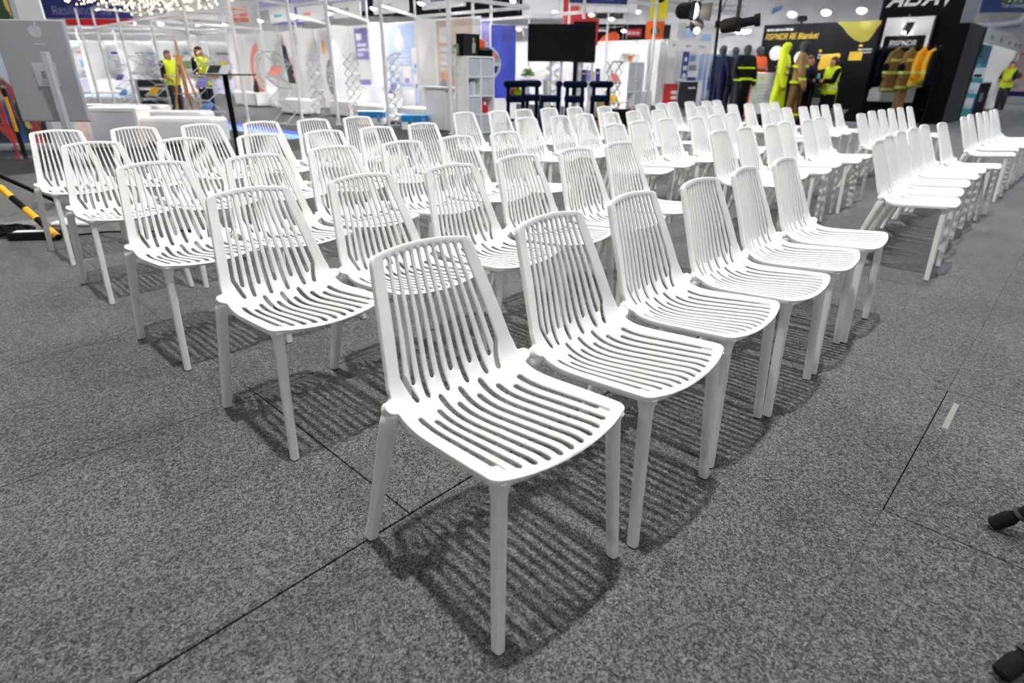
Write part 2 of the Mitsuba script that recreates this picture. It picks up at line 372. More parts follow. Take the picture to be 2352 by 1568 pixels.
ROWS = {   # per row: (along, across, yaw) of every chair, the middle of its top rail
    'A': [(.91, 1.17, -46.5), (1.39, 1.14, -43.2), (1.885, 1.16, -42.0), (2.375, 1.14, -43.9), (2.845, 1.15, -39.6), (3.34, 1.15, -41.7), (4.82, 1.06, -42.2), (5.29, 1.11, -43), (5.79, 1.14, -43.5), (6.30, 1.15, -43.5), (6.78, 1.16, -44), (7.25, 1.10, -46.1), (8.53, 1.11, -44.7), (9.18, 1.14, -43.5), (9.66, 1.12, -43.5), (10.13, 1.11, -44), (10.60, 1.10, -43), (11.06, 1.11, -43.5)],
    'B': [(.92, 2.22, -44.1), (1.40, 2.21, -43.5), (1.88, 2.18, -43), (2.38, 2.21, -44), (2.86, 2.19, -43.5), (3.37, 2.22, -45.0), (4.73, 2.18, -43.5), (5.20, 2.18, -43), (5.67, 2.14, -43.5), (6.16, 2.20, -43.5), (6.63, 2.15, -43.5), (7.10, 2.18, -45.2), (8.27, 2.09, -44.5), (9.00, 2.16, -43.5), (9.47, 2.16, -43.5), (9.96, 2.16, -43.5), (10.43, 2.15, -43.5), (10.90, 2.13, -43.5)],
    'C': [(.89, 3.20, -42.0), (1.365, 3.15, -43), (1.86, 3.22, -43.5), (2.34, 3.19, -44), (2.83, 3.22, -43.5), (3.31, 3.21, -43), (4.61, 3.12, -43.5), (5.12, 3.18, -43.5), (5.62, 3.18, -44), (6.09, 3.09, -43.5), (6.57, 3.11, -43), (7.06, 3.15, -43.5), (8.34, 3.16, -43.5), (8.95, 3.22, -44), (9.42, 3.16, -43.5), (9.89, 3.16, -43.5), (10.36, 3.16, -43), (10.83, 3.12, -43.5)],
    'D': [(.91, 4.36, -44.3), (1.395, 4.27, -43.5), (1.88, 4.22, -43), (2.355, 4.18, -43.5), (2.84, 4.21, -44), (3.36, 4.27, -43.5), (4.58, 4.16, -43.5), (5.06, 4.12, -43), (5.54, 4.16, -43.5), (6.02, 4.14, -43.5), (6.49, 4.13, -44), (6.96, 4.07, -43.5), (8.20, 4.12, -43.5), (8.74, 4.13, -43.5), (9.22, 4.13, -43), (9.69, 4.08, -43.5), (10.16, 4.02, -43.5), (10.63, 4.04, -44)],
    'E': [(.93, 5.39, -43.4), (1.41, 5.33, -43.5), (1.90, 5.32, -43.0), (2.385, 5.28, -44), (2.87, 5.27, -43.5), (3.37, 5.31, -42.7), (4.68, 5.20, -43.5), (5.16, 5.13, -43), (5.65, 5.18, -43.5), (6.12, 5.17, -44), (6.59, 5.12, -43.5), (7.06, 4.97, -43.5), (8.07, 5.01, -43.5), (8.57, 4.98, -43), (9.10, 5.08, -43.5), (9.57, 5.03, -43.5), (10.04, 4.97, -44), (10.51, 5.01, -43.5)]}
ORD = ['first', 'second', 'third', 'fourth', 'fifth', 'sixth']
ROWNAME = {'A': 'front row', 'B': 'second row', 'C': 'third row', 'D': 'fourth row', 'E': 'back row'}
BLOCK = ['near block', 'middle block', 'far block']
for r, row in ROWS.items():
    for i, (e, n, yaw) in enumerate(row):
        x, y = en(e, n); b, k = divmod(i, 6)
        lab = f'white slatted plastic chair, {ORD[k]} from the left in the {ROWNAME[r]}, {BLOCK[b]}'
        if (r, i) == ('A', 0): lab = 'white slatted plastic chair nearest the camera, at the left end of the front row'
        if (r, i) == ('A', 5): lab = 'white slatted plastic chair at the right end of the near front row, beside the aisle'
        if (r, i) == ('E', 0): lab = 'white slatted plastic chair at the far left end of the back row'
        key = thing('slatted_chair', lab, 'chair', 'white slatted chairs set out in rows')
        W = T().translate([x, y, 0]).rotate([0, 0, 1], yaw)
        near = y < 3.7 and b == 0
        for part, d in (near_parts if near else far_parts).items():
            scene[f'{key}__{part}'] = {**d, 'to_world': W}
        for q in range(4):
            sfx = '' if q == 0 else f'_{q:03d}'
            scene[f'{key}__leg{sfx}'] = {**(leg_ply if near else leg_ply_far)[q], 'to_world': W}
            if near:
                scene[f'{key}__leg{sfx}__foot_cap'] = {**cap_ply[q], 'to_world': W}
                labels[f'{key}__leg{sfx}__foot_cap'] = {'label': 'black rubber foot cap'}

# ------------------------------------------------------------------ frames of the exhibition grid
def ME(e, n, z=0.0):
    "frame of a wall that faces the chairs (towards -e): x to its right, y into it, z up"
    x, y = en(e, n); return mv(x, y, z, ROT - PI / 2)
def MN(e, n, z=0.0):
    "frame of a wall that faces the wide aisle (towards -n): x to its right (+e), y into it, z up"
    x, y = en(e, n); return mv(x, y, z, ROT)
def MF(x, y, z=0.0, rz=0.0):
    return mv(x, y, z, rz)
def sheet(x0, x1, z0, z1, y=0.0, d=0.004):
    "thin upright board whose face stands at depth y"
    return box(x0, x1, y, y + d, z0, z1)
def poly(pts, y=0.0, d=0.004):
    "upright figure cut from a board, points in (x, z)"
    return tf(upright(prism(pts, d)), mv(0, y + d, 0))
def disc_pts(cx, cz, r, n=28, a0=0, a1=2 * PI, sx=1.0):
    return [(cx + sx * r * math.cos(a0 + (a1 - a0) * i / n), cz + r * math.sin(a0 + (a1 - a0) * i / n)) for i in range(n + (1 if a1 - a0 < 6.28 else 0))]
def arc_pts(cx, cz, r0, r1, a0, a1, n=20):
    A = [(cx + r1 * math.cos(a0 + (a1 - a0) * i / n), cz + r1 * math.sin(a0 + (a1 - a0) * i / n)) for i in range(n + 1)]
    B = [(cx + r0 * math.cos(a0 + (a1 - a0) * i / n), cz + r0 * math.sin(a0 + (a1 - a0) * i / n)) for i in range(n + 1)]
    return A + B[::-1]
def words(s, h, x, z, y=0.0, d=0.003, bold=False, slant=0.0, w=None):
    "lettering standing upright at x, z (left end of its base line), h high; w stretches it to that width"
    m = meshkit.text_mesh(s, h, d, bold)
    if w: m.apply_scale([w / (m.bounds[1][0] - m.bounds[0][0]), 1, 1])
    if slant: m.vertices[:, 0] += m.vertices[:, 1] * slant
    m = upright(m); m.apply_translation((x, y, z)); return m
def scribble(x0, x1, z, h, y=0.0, seed=0):
    "a line of print too blurred to read: short bars"
    r = random.Random(seed); out = []; x = x0; k = max(h, .03)
    while x < x1 - .02:
        w = min(r.uniform(.8, 2.2) * k, x1 - x); out.append(sheet(x, x + w, z, z + h * r.uniform(.75, 1), y, .002)); x += w + .3 * k
    return cat(out)

for k, c, r in (('white_wall', (0.86, 0.86, 0.86), .5), ('white_gloss', (0.86, 0.86, 0.87), .25), ('alu_white', (0.78, 0.78, 0.79), .35), ('black_matt', (0.006, 0.006, 0.0065), .7),
                ('black_gloss', (0.008, 0.008, 0.009), .12), ('navy', hexc('2b2f72'), .5), ('royal', hexc('2a3fd0'), .45), ('deep_blue', hexc('1c2fb4'), .45), ('violet', hexc('7f76c8'), .5), ('lavender', hexc('c4c2ea'), .5),
                ('pale_blue', hexc('a9c6f5'), .5), ('sky_blue', hexc('6f9fd8'), .5), ('pale_grey', hexc('c9cbd0'), .5), ('mid_grey', hexc('8e9096'), .5), ('dark_grey', hexc('45464a'), .6), ('steel', hexc('bfc2c7'), .35),
                ('red', hexc('c3211f'), .5), ('coral', hexc('f08a75'), .5), ('orange', hexc('f36a22'), .5), ('orange_soft', hexc('f7b27a'), .5), ('beige', hexc('d9c0ae'), .5), ('skin_print', hexc('d9a184'), .5), ('brown', hexc('7b5a33'), .6),
                ('yellow', hexc('f2e02a'), .5), ('gold', hexc('e8b93a'), .5), ('lime', hexc('d6f01c'), .55), ('green', hexc('4b6f2c'), .5), ('pale_green', hexc('9db08c'), .6), ('teal', hexc('2fb3b8'), .5), ('pink', hexc('e24c9a'), .5),
                ('maroon', hexc('4a1420'), .6), ('wood', hexc('c98f56'), .55), ('cardboard', hexc('b8935f'), .7), ('box_blue', hexc('0f7fc4'), .5), ('velvet', hexc('061026'), .8), ('charcoal', hexc('2b2c30'), .7),
                ('olive_gold', hexc('8f8628'), .5), ('tan', hexc('8a6a3c'), .75), ('tan_dark', hexc('5d472a'), .75), ('silver_tape', hexc('b9bcc0'), .3), ('safety_yellow', hexc('f5b21a'), .6), ('peach_wall', hexc('efd9cf'), .6),
                ('skin', hexc('c98d70'), .55), ('hair_brown', hexc('4a3122'), .6), ('hair_grey', hexc('54504e'), .6), ('cloth_navy', hexc('0b0e20'), .8), ('cloth_black', hexc('131419'), .85), ('hivis', hexc('dcf01e'), .7), ('hivis_orange', hexc('f4561a'), .7),
                ('dummy', hexc('3f4144'), .35), ('purple_flower', hexc('7668c0'), .5)):
    mat(k, c, r)
mat('chrome', (0.75, 0.76, 0.78), 0.18, metal=1.0)
mat('space_grey', hexc('a3a5aa'), 0.4, metal=0.2)
mat('silver_metal', hexc('d5d7de'), 0.3, metal=0.6)
scene['acrylic'] = {'type': 'thindielectric', 'int_ior': 1.3}
def emitter(key, c, p, weight=1.0):
    scene[key]['emitter'] = {'type': 'area', 'radiance': rgb(*[v * p for v in c]), 'sampling_weight': float(weight)}

# ------------------------------------------------------------------ white shell scheme booths: back walls, fins and posters
EW = 12.0
CN = [27.0, 23.9, 21.25, 19.05, 16.85, 14.53]
bw = thing('booth_wall', 'long white booth back wall with projecting fins and posters behind the chairs', 'wall')
for i in range(len(CN)):
    a = CN[i]; b = CN[i + 1] if i + 1 < len(CN) else 12.6
    obj('wall_panel', tf(cbox(0, a - b - .002, 0, .04, 0, 2.6, .004), ME(EW, a)), 'white_wall', bw)
    obj('fin', tf(cbox(.0, .04, -.62, -.001, 0, 2.6, .004), ME(EW, a)), 'white_wall', bw)
    obj('edge_post', tf(cyl(.036, 0, 3.3, 12, .02, -.66), ME(EW, a)), 'alu_white', bw)
obj('end_panel', tf(cbox(0, 1.6, 0, .04, 0, 2.6, .004), ME(EW, CN[0] + 1.7)), 'white_wall', bw)
def poster(e, n, w, z0, z1, base, label, group=None):
    t = thing('wall_poster', label, 'poster', group)
    M = ME(e, n); obj('sheet', tf(sheet(0, w, z0, z1, -.010, .008), M), base, t); return t, M
def pr(t, M, name, mesh, m): obj(name, tf(mesh, M), m, t, smooth=False)
# red ring poster
t, M = poster(EW, 27.0 - .12, 2.3, .2, 2.55, 'white_gloss', 'tall white wall poster with a red ring and curved stripes')
pr(t, M, 'ring', poly(arc_pts(1.25, 1.25, .74, 1.05, PI * .55, PI * 1.45), -.013), 'coral')
pr(t, M, 'stripe', poly(arc_pts(1.30, 1.25, .60, .64, PI * .55, PI * 1.45), -.013), 'green')
pr(t, M, 'stripe', poly(arc_pts(1.35, 1.25, .45, .5, PI * .55, PI * 1.45), -.013), 'red')
# man in dark clothes
t, M = poster(EW, 23.9 - .06, 1.55, .75, 2.5, 'white_gloss', 'wall poster of a person in dark clothes raising an arm')
pr(t, M, 'figure', poly([(.18, 2.45), (.26, 2.47), (.34, 2.2), (.5, 2.02), (.56, 1.7), (.78, 1.4), (.95, .8), (.35, .8), (.3, 1.2), (.16, 1.7), (.16, 2.1)], -.013), 'charcoal')
pr(t, M, 'arm', poly([(.19, 2.5), (.25, 2.5), (.36, 2.12), (.26, 2.1)], -.014), 'skin_print')
pr(t, M, 'arm', poly([(.66, 1.66), (.8, 1.75), (.88, 1.3), (.72, 1.25), (.78, 1.45)], -.014), 'skin_print')
pr(t, M, 'arm', poly([(.7, 1.12), (.86, 1.16), (1.06, .85), (.95, .8)], -.014), 'skin_print')
# brown oval
t, M = poster(EW, 21.25 - .06, 1.5, .25, 2.55, 'white_gloss', 'wall poster with an upright brown oval and white letters')
pr(t, M, 'oval', poly(disc_pts(.9, 1.05, .58, sx=.62), -.013), 'mid_grey')
pr(t, M, 'lettering', tf(words('INA', .3, 0, 0, -.004, w=.72), mv(.98, -.013, .7) @ trimesh.transformations.rotation_matrix(-PI / 2, (0, 1, 0))), 'white_gloss')
pr(t, M, 'face', poly(disc_pts(.55, 2.0, .24, sx=.6), -.013), 'orange_soft')
# pale figure
t, M = poster(EW, 19.05 - .1 + 2.2 - .55, .02, .7, .72, 'white_gloss', 'small white clip on the booth wall') if False else poster(EW, 20.75, 1.5, .7, 2.52, 'white_gloss', 'pale wall poster with a faint seated figure in orange tones')
pr(t, M, 'figure', poly(disc_pts(.62, 2.0, .2, sx=.8), -.013), 'beige')
pr(t, M, 'figure', poly([(.46, 1.2), (.82, 1.22), (.82, .98), (.6, .95)], -.013), 'orange_soft')
pr(t, M, 'figure', poly([(.5, .96), (.6, .96), (.78, .72), (.7, .72)], -.013), 'coral')
# violet poster with white words
t, M = poster(EW, 18.6, 1.30, .5, 2.54, 'white_gloss', 'white wall poster with a violet block and white lettering at its top')
pr(t, M, 'block', sheet(.0, .98, 1.6, 2.52, -.013), 'violet')
pr(t, M, 'block', poly([(.10, 1.0), (.98, 1.0), (.72, .66), (.12, .66)], -.013), 'violet')
pr(t, M, 'lettering', cat([sheet(.08, .42, 2.16, 2.36, -.016, .003), scribble(.1, .62, 1.98, .1, -.016, 31), scribble(.1, .74, 1.84, .1, -.016, 32), scribble(.1, .42, 1.70, .1, -.016, 33)]), 'white_gloss')
# light blue poster with cards
t, M = poster(EW, 16.80, 1.75, .2, 2.56, 'pale_blue', 'light blue wall poster with a white badge and rows of white cards')
pr(t, M, 'badge', cat([poly(disc_pts(.62, 2.05, .24, sx=.95), -.013), poly([(.5, 2.2), (.74, 2.2), (.68, 2.42), (.56, 2.42)], -.013)]), 'white_gloss')
pr(t, M, 'lettering', cat([scribble(.3, 1.05, 1.66 - .1 * i, .055, -.013, i) for i in range(4)]), 'white_gloss')
for j, (x, z, w, h) in enumerate(((.22, .9, .42, .5), (.70, .9, .42, .5), (.22, .42, .42, .4), (.70, .42, .42, .4), (1.2, 1.3, .4, .6), (1.2, .75, .4, .45))):
    pr(t, M, 'card', sheet(x, x + w, z, z + h, -.013), 'white_gloss')
    pr(t, M, 'picture', sheet(x + .1, x + w - .1, z + .04, z + .16, -.016), ['sky_blue', 'violet', 'pale_green', 'orange_soft'][j % 4])
# warm poster with a man
t, M = poster(EW, 14.42, 1.5, .55, 2.56, 'beige', 'warm beige and orange wall poster with a man in a suit and white text bars')
pr(t, M, 'glow', poly([(.1, .58), (.95, .58), (.5, 1.35), (.15, 1.3)], -.013), 'orange_soft')
pr(t, M, 'plate', cat([sheet(.12, .58, 2.0, 2.4, -.013), sheet(.14, .9, 1.78, 1.9, -.013), sheet(.14, .75, 1.60, 1.72, -.013), sheet(.14, .8, 1.42, 1.54, -.013), sheet(.14, .5, 1.24, 1.36, -.013)]), 'white_gloss')
pr(t, M, 'suit', poly([(.1, .58), (.4, .58), (.4, .95), (.3, 1.08), (.2, 1.08), (.1, .95)], -.016), 'mid_grey')
pr(t, M, 'head', poly(disc_pts(.22, 1.17, .1, sx=.7), -.016), 'skin_print')
# light boxes hung over the booth wall
for i, (n0_, n1_, z0, z1) in enumerate(((23.06, 21.43, 2.8, 3.25), (21.02, 19.3, 2.76, 3.21), (18.73, 17.17, 2.76, 3.19), (16.5, 14.82, 2.76, 3.19), (14.22, 12.49, 2.76, 3.19))):
    o = ['leftmost', 'second', 'third', 'fourth', 'fifth'][i]
    t = thing('sign_board', f'white blank looking sign board over the booth wall, {o} from the left', 'sign', 'white sign boards over the booth wall')
    M = ME(EW - .62, n0_); w = n0_ - n1_
    obj('board', tf(rbox(0, w, -.03, .03, z0, z1, .028), M), 'white_gloss', t)
    obj('lettering', tf(scribble(.40, .95, z0 + .17, .10, -.036, i), M), ['teal', 'coral', 'mid_grey', 'pale_grey', 'navy'][i], t)
    if i == 4:
        obj('emblem', tf(cat([poly([(.25, z0 + .3), (.75, z0 + .44), (.75, z0 + .34), (.45, z0 + .27)], -.036), ]), M), 'navy', t); obj('emblem', tf(poly(disc_pts(.3, z0 + .30, .09), -.038), M), 'coral', t)
    for s in (.25, w - .25): obj('hook', tf(cyl(.008, z1, 3.32, 6, s, 0), M), 'steel', t)

# ------------------------------------------------------------------ aluminium booth frames
def frame(name, label, posts, zt, beams, r=.042):
    t = thing('shell_scheme', label, 'booth structure', 'white aluminium booth frames')
    for (e, n, h) in posts:
        x, y = en(e, n); obj('post', cat([cyl(r, 0.012, h, 12, x, y), cyl(.08, 0, .012, 16, x, y)]), 'alu_white', t)
    for a, b in beams:
        A, B = en(a[0], a[1]), en(b[0], b[1]); obj('beam', beam((*A, a[2]), (*B, b[2]), .06, .075), 'alu_white', t)
    return t
H = 3.3
frame('booth_frame', 'white aluminium booth frame nearest the shelf of grey boxes', [(8.92, 10.33, H), (9.0, 12.79, H), (8.34, 14.03, H), (8.75, 16.67, H)], H,
      [((8.92, 10.33, 3.28), (9.0, 12.79, 3.28)), ((9.0, 12.79, 3.28), (8.75, 16.67, 3.28)), ((8.92, 10.33, 3.28), (11.38, 10.33, 3.28)), ((9.0, 12.79, 3.28), (11.38, 14.5, 3.28)), ((8.34, 14.03, 3.28), (11.38, 16.85, 3.28)), ((8.75, 16.67, 3.28), (11.38, 19.05, 3.28)),
       ((11.38, 10.33, 3.28), (11.38, 27, 3.28)), ((11.38, 10.33, 2.62), (11.38, 14.5, 2.62)), ((9.0, 12.79, 2.62), (11.38, 14.5, 2.62)), ((8.34, 14.03, 2.62), (11.38, 16.85, 2.62)), ((8.75, 16.67, 2.62), (11.38, 19.05, 2.62)),
       ((8.92, 10.33, 2.62), (11.38, 10.33, 2.62))])
frame('booth_frame', 'white aluminium booth frame to the left, behind the lectern and the two visitors', [(7.12, 16.5, H), (7.0, 19.2, H), (7.26, 22.85, H), (7.2, 25.9, H), (7.1, 28.4, H), (6.7, 28.9, H)], H,
      [((7.12, 16.5, 3.28), (7.1, 28.4, 3.28)), ((7.12, 16.5, 3.28), (11.38, 19.05, 3.28)), ((7.0, 19.2, 3.28), (11.38, 21.25, 3.28)), ((7.26, 22.85, 3.28), (11.38, 23.9, 3.28)), ((7.2, 25.9, 3.28), (11.38, 27, 3.28)),
       ((7.0, 19.2, 2.66), (7.1, 28.4, 2.66)), ((7.26, 22.85, 2.66), (11.38, 23.9, 2.66)), ((7.2, 25.9, 2.66), (11.38, 27, 2.66)), ((7.1, 28.4, 2.66), (11.38, 29.6, 2.66)), ((7.1, 28.4, 3.28), (11.38, 29.6, 3.28)), ((11.38, 27, 2.66), (11.38, 31, 2.66))])

# ------------------------------------------------------------------ spot lamps of the booths (they give off the light that makes the walls so bright)
SPOT_P = 500.0
def arm_lamp(x, y, z, dx, dy, label, p=None, lean=.22, size=.07, c=(1, .99, .97), drop=None):
    "LED flood on an arm: foot at x, y, z; the arm reaches towards (dx, dy); it shines back to the wall and down"
    t = thing('arm_lamp', label, 'lamp', 'small white spot lamps over the booths')
    h = np.array([x + dx, y + dy, z + .22]); d = np.array([dx, dy, -math.hypot(dx, dy) / lean]); d /= np.linalg.norm(d)
    if drop: obj('drop_rod', cyl(.008, z, drop, 6, x, y), 'steel', t)
    obj('arm', tube([(x, y, z), (x + dx * .25, y + dy * .25, z + .2), tuple(h)], .009, 8), 'steel', t)
    M = trimesh.geometry.align_vectors((0, 0, 1), d); M = np.array(M); M[:3, 3] = h
    obj('head', tf(lathe([(0, -.05), (.03, -.05), (size * 1.12, -.004), (size * 1.12, .012), (size * 1.02, .012), (size * 1.02, 0), (0, 0)], 16), M), 'steel', t)
    k = obj('lens', tf(lathe([(0, .001), (size, .001), (size * .94, size * .25), (size * .7, size * .5), (size * .35, size * .66), (0, size * .7)], 16), M), 'lamp_glow', t)
    emitter(k, c, SPOT_P if p is None else p, .5)
    return t
scene['lamp_glow'] = {'type': 'diffuse', 'reflectance': rgb(.8, .8, .8)}
for i, n in enumerate((25.4, 22.4, 20.0, 17.8, 15.5, 13.4)):
    x, y = en(11.38, n); o = ['first', 'second', 'third', 'fourth', 'fifth', 'sixth'][i]
    arm_lamp(x, y, 2.62, -EV[0] * .7, -EV[1] * .7, f'small white spot lamp on the booth wall frame, {o} from the left', p=3200, size=.09)

# ------------------------------------------------------------------ people and dummies
def sph(p, r, n=10):
    return m3.Manifold.sphere(r, n).translate([float(v) for v in p])
def hullm(*pr_):
    return m3.Manifold.batch_hull([sph(p, r) for p, r in pr_])
def join(ms, fine=0.0, smooth=0):
    m = m3.Manifold.batch_boolean(ms, m3.OpType.Add)
    if fine: m = m.refine_to_length(fine)
    q = m.to_mesh(); t = trimesh.Trimesh(np.array(q.vert_properties[:, :3], float), np.array(q.tri_verts), process=False)
    if smooth: trimesh.smoothing.filter_taubin(t, iterations=smooth)
    return t
def lerp(a, b, t): return tuple(np.array(a) * (1 - t) + np.array(b) * t)
def hand_parts(w, d, side, thumb, r=.0075, curl=.35):
    "palm, four bent fingers and a thumb from wrist w along d; side: across the palm, thumb: +1 or -1 which edge carries the thumb"
    w, d, side = (np.array(v, float) for v in (w, d, side)); d /= np.linalg.norm(d); side = side - d * (side @ d); side /= np.linalg.norm(side); nrm = np.cross(d, side)
    ms = [hullm((w, .019), (w + d * .075 + side * .028, .012), (w + d * .075 - side * .028, .012))]
    for k, L in enumerate((.052, .064, .070, .062)):
        o = w + d * .075 + side * thumb * (-.030 + .020 * k); a = o + d * L * .5 + nrm * curl * L * .25; b = a + (d * (1 - curl) + nrm * curl) * L * .5
        ms += [hullm((o, r), (a, r)), hullm((a, r), (b, r * .85))]
    o = w + d * .03 + side * thumb * .026; a = o + (d * .7 + side * thumb * .7) * .035; b = a + (d + nrm * .4) * .026
    return ms + [hullm((o, .010), (a, .009)), hullm((a, .009), (b, .008))]
POSE = dict(head=(0, -.01, .928), neck=(0, .005, .862), shl=(.108, 0, .818), shr=(-.108, 0, .818), ell=(.135, .01, .64), elr=(-.135, .01, .64), wrl=(.14, -.03, .49), wrr=(-.14, -.03, .49),
            hipl=(.052, 0, .515), hipr=(-.052, 0, .515), knl=(.058, -.01, .28), knr=(-.058, -.01, .28), anl=(.06, .01, .045), anr=(-.06, .01, .045), chest=(0, -.005, .745), waist=(0, 0, .61))
def figure(key, M, H=1.75, pose=None, face=True, skin='skin', hair=None, longhair=False, top=None, sleeve=0.45, vest=None, trousers=None, shoes='cloth_black', beard=None, tapes=(), headless=False, infl=1.0, hands=True):
    "a standing figure: one continuous body, its hair and clothes as parts. x: figure's left is +x when it faces -y"
    P = {k: np.array(v, float) for k, v in {**POSE, **(pose or {})}.items()}
    h, n = P['head'], P['neck']; fd = np.array([0, -1.0, 0])
    if 'look' in P: fd = P['look'] / np.linalg.norm(P['look'])
    sd = np.cross(fd, (0, 0, 1.0)); sd /= np.linalg.norm(sd)
    B = [hullm((h + (0, 0, .022), .054), (h + fd * .012 + np.array([0, 0, -.035]), .040), (h - fd * .018 + np.array([0, 0, .012]), .052)), hullm((n + (0, 0, .03), .031), (n - (0, 0, .03), .036))]
    if face: B += [hullm((h + fd * .055 + np.array([0, 0, .004]), .007), (h + fd * .066 + np.array([0, 0, -.016]), .010)), hullm((h + fd * .050 + np.array([0, 0, -.046]), .012), (h + fd * .044 + np.array([0, 0, -.052]), .016))] + [hullm((h + sd * s * .056 + np.array([0, 0, .006]), .011), (h + sd * s * .055 + np.array([0, 0, -.016]), .008)) for s in (1, -1)]
    def torso(g=0.0):
        ch, wa = P['chest'], P['waist']
        return [hullm((P['shl'] * (.86, 1, 1), .036 + g), (P['shr'] * (.86, 1, 1), .036 + g), (ch + (.055, 0, 0), .062 + g), (ch - (.055, 0, 0), .062 + g)), hullm((ch + (.055, 0, 0), .062 + g), (ch - (.055, 0, 0), .062 + g), (wa + (.042, 0, 0), .058 + g), (wa - (.042, 0, 0), .058 + g)),
                hullm((wa + (.042, 0, 0), .058 + g), (wa - (.042, 0, 0), .058 + g), (P['hipl'], .062 + g), (P['hipr'], .062 + g))]
    def limb(a, b, c, r0, r1, r2, t=1.0, g=0.0):
        if t <= .5: return [hullm((P[a], r0 + g), (lerp(P[a], P[b], t * 2), r1 + g))]
        return [hullm((P[a], r0 + g), (P[b], r1 + g)), hullm((P[b], r1 + g), (lerp(P[b], P[c], (t - .5) * 2), r2 + g))]
    def leg(s, t=1.0, g=0.0): return limb('hip' + s, 'kn' + s, 'an' + s, .055, .036, .025, t, g)
    def foot(s, g=0.0):
        a = P['an' + s]; d = P.get('toe' + s, np.array([0, -1.0, 0])); return [hullm((a * (1, 1, 0) + np.array([0, .012, .018]), .018 + g), (a, .022 + g), (a * (1, 1, 0) + d * .075 + np.array([0, 0, .015]), .015 + g))]
    B += torso() + limb('shl', 'ell', 'wrl', .034, .025, .018) + limb('shr', 'elr', 'wrr', .034, .025, .018) + leg('l') + leg('r') + foot('l') + foot('r')
    if hands:
        for s, tsign in (('l', 1), ('r', -1)):
            d = P['wr' + s] - P['el' + s]; d = d / np.linalg.norm(d); side = np.cross(d, (1.0, 0, 0)) if abs(d[0]) < .8 else np.array([0, 0, 1.0])
            B += [x.scale([1.0, 1.0, 1.0]) for x in hand_parts_scaled(P['wr' + s], d, side, tsign, H)]
    S = np.eye(4); S[:3, :3] *= H; MM = M @ S
    obj('body', tf(join(B, .03, 4), MM), skin, key, smooth=60)
    if face:
        obj('eyes', tf(cat([trimesh.creation.icosphere(1, .0055).apply_translation(h + fd * .050 + sd * s * .021 + np.array([0, 0, .008])) for s in (1, -1)]), MM), 'black_gloss', key)
        obj('mouth', tf(join([hullm((h + fd * .053 + sd * .014 + np.array([0, 0, -.034]), .004), (h + fd * .056 + np.array([0, 0, -.034]), .005), (h + fd * .053 - sd * .014 + np.array([0, 0, -.034]), .004))]), MM), 'maroon', key)
    if hair:
        hm = [hullm((h + (0, 0, .036) - fd * .006, .056), (h - fd * .030 + np.array([0, 0, .018]), .052), (h - fd * .034 + np.array([0, 0, -.012]), .044))]
        if longhair: hm += [hullm((h - fd * .035 + np.array([0, 0, .01]), .052), (n - fd * .03 + np.array([0, 0, -.03]), .046)), hullm((h - fd * .01 + sd * .04 + np.array([0, 0, .01]), .03), (n - fd * .005 + sd * .045 + np.array([0, 0, -.05]), .022)), hullm((h - fd * .01 - sd * .04 + np.array([0, 0, .01]), .03), (n - fd * .005 - sd * .045 + np.array([0, 0, -.05]), .022))]
        m = m3.Manifold.batch_boolean(hm, m3.OpType.Add)
        cut = hullm((h + fd * .075 + np.array([0, 0, -.02]), .052), (h + fd * .075 + np.array([0, 0, -.12]), .06))
        m = m - cut; q = m.to_mesh(); obj('hair', tf(trimesh.Trimesh(np.array(q.vert_properties[:, :3], float), np.array(q.tri_verts), process=False), MM), hair, key, smooth=50)
    if trousers: obj('trousers', tf(join([hullm((P['waist'] * (1, 1, .99) + (.04, 0, 0), .062), (P['waist'] * (1, 1, .99) - (.04, 0, 0), .062), (P['hipl'], .069), (P['hipr'], .069))] + leg('l', .97, .012 * infl) + leg('r', .97, .012 * infl), .04, 2), MM), trousers, key, smooth=60)
    if shoes: obj('shoes', tf(join(foot('l', .007) + foot('r', .007)), MM), shoes, key, smooth=60)
    if top: obj('top', tf(join(torso(.010 * infl) + limb('shl', 'ell', 'wrl', .034, .025, .018, sleeve, .012 * infl) + limb('shr', 'elr', 'wrr', .034, .025, .018, sleeve, .012 * infl), .04, 2), MM), top, key, smooth=60)
    if vest:
        ch = P['chest']
        v = torso(.019 * infl); obj('vest', tf(join(v, .04, 2), MM), vest, key, smooth=60)
    for (part, z0, z1, m) in tapes:      # reflective bands: slices of the inflated garment
        if part == 'torso': src = join(torso(.0225 * infl + .004)); 
        elif part == 'legs': src = join(leg('l', .97, .017 * infl) + leg('r', .97, .017 * infl))
        else: src = join(limb('shl', 'ell', 'wrl', .034, .025, .018, 1.0, .016 * infl) + limb('shr', 'elr', 'wrr', .034, .025, .018, 1.0, .016 * infl))
        mm = m3.Manifold(m3.Mesh(src.vertices.astype(np.float32), src.faces.astype(np.uint32))).trim_by_plane([0, 0, 1], z0).trim_by_plane([0, 0, -1], -z1)
        q = mm.to_mesh()
        if len(q.tri_verts): obj('band', tf(trimesh.Trimesh(np.array(q.vert_properties[:, :3], float), np.array(q.tri_verts), process=False), MM), m, key, smooth=50)
    return key
def hand_parts_scaled(w, d, side, thumb, H):
    "the hand is built in metres, the figure in units of its height"
    s = 1 / H; w, d, side = np.array(w), np.array(d), np.array(side)
    ms = hand_parts(w * H, d, side, thumb)
    return [m.scale([s, s, s]) for m in ms]

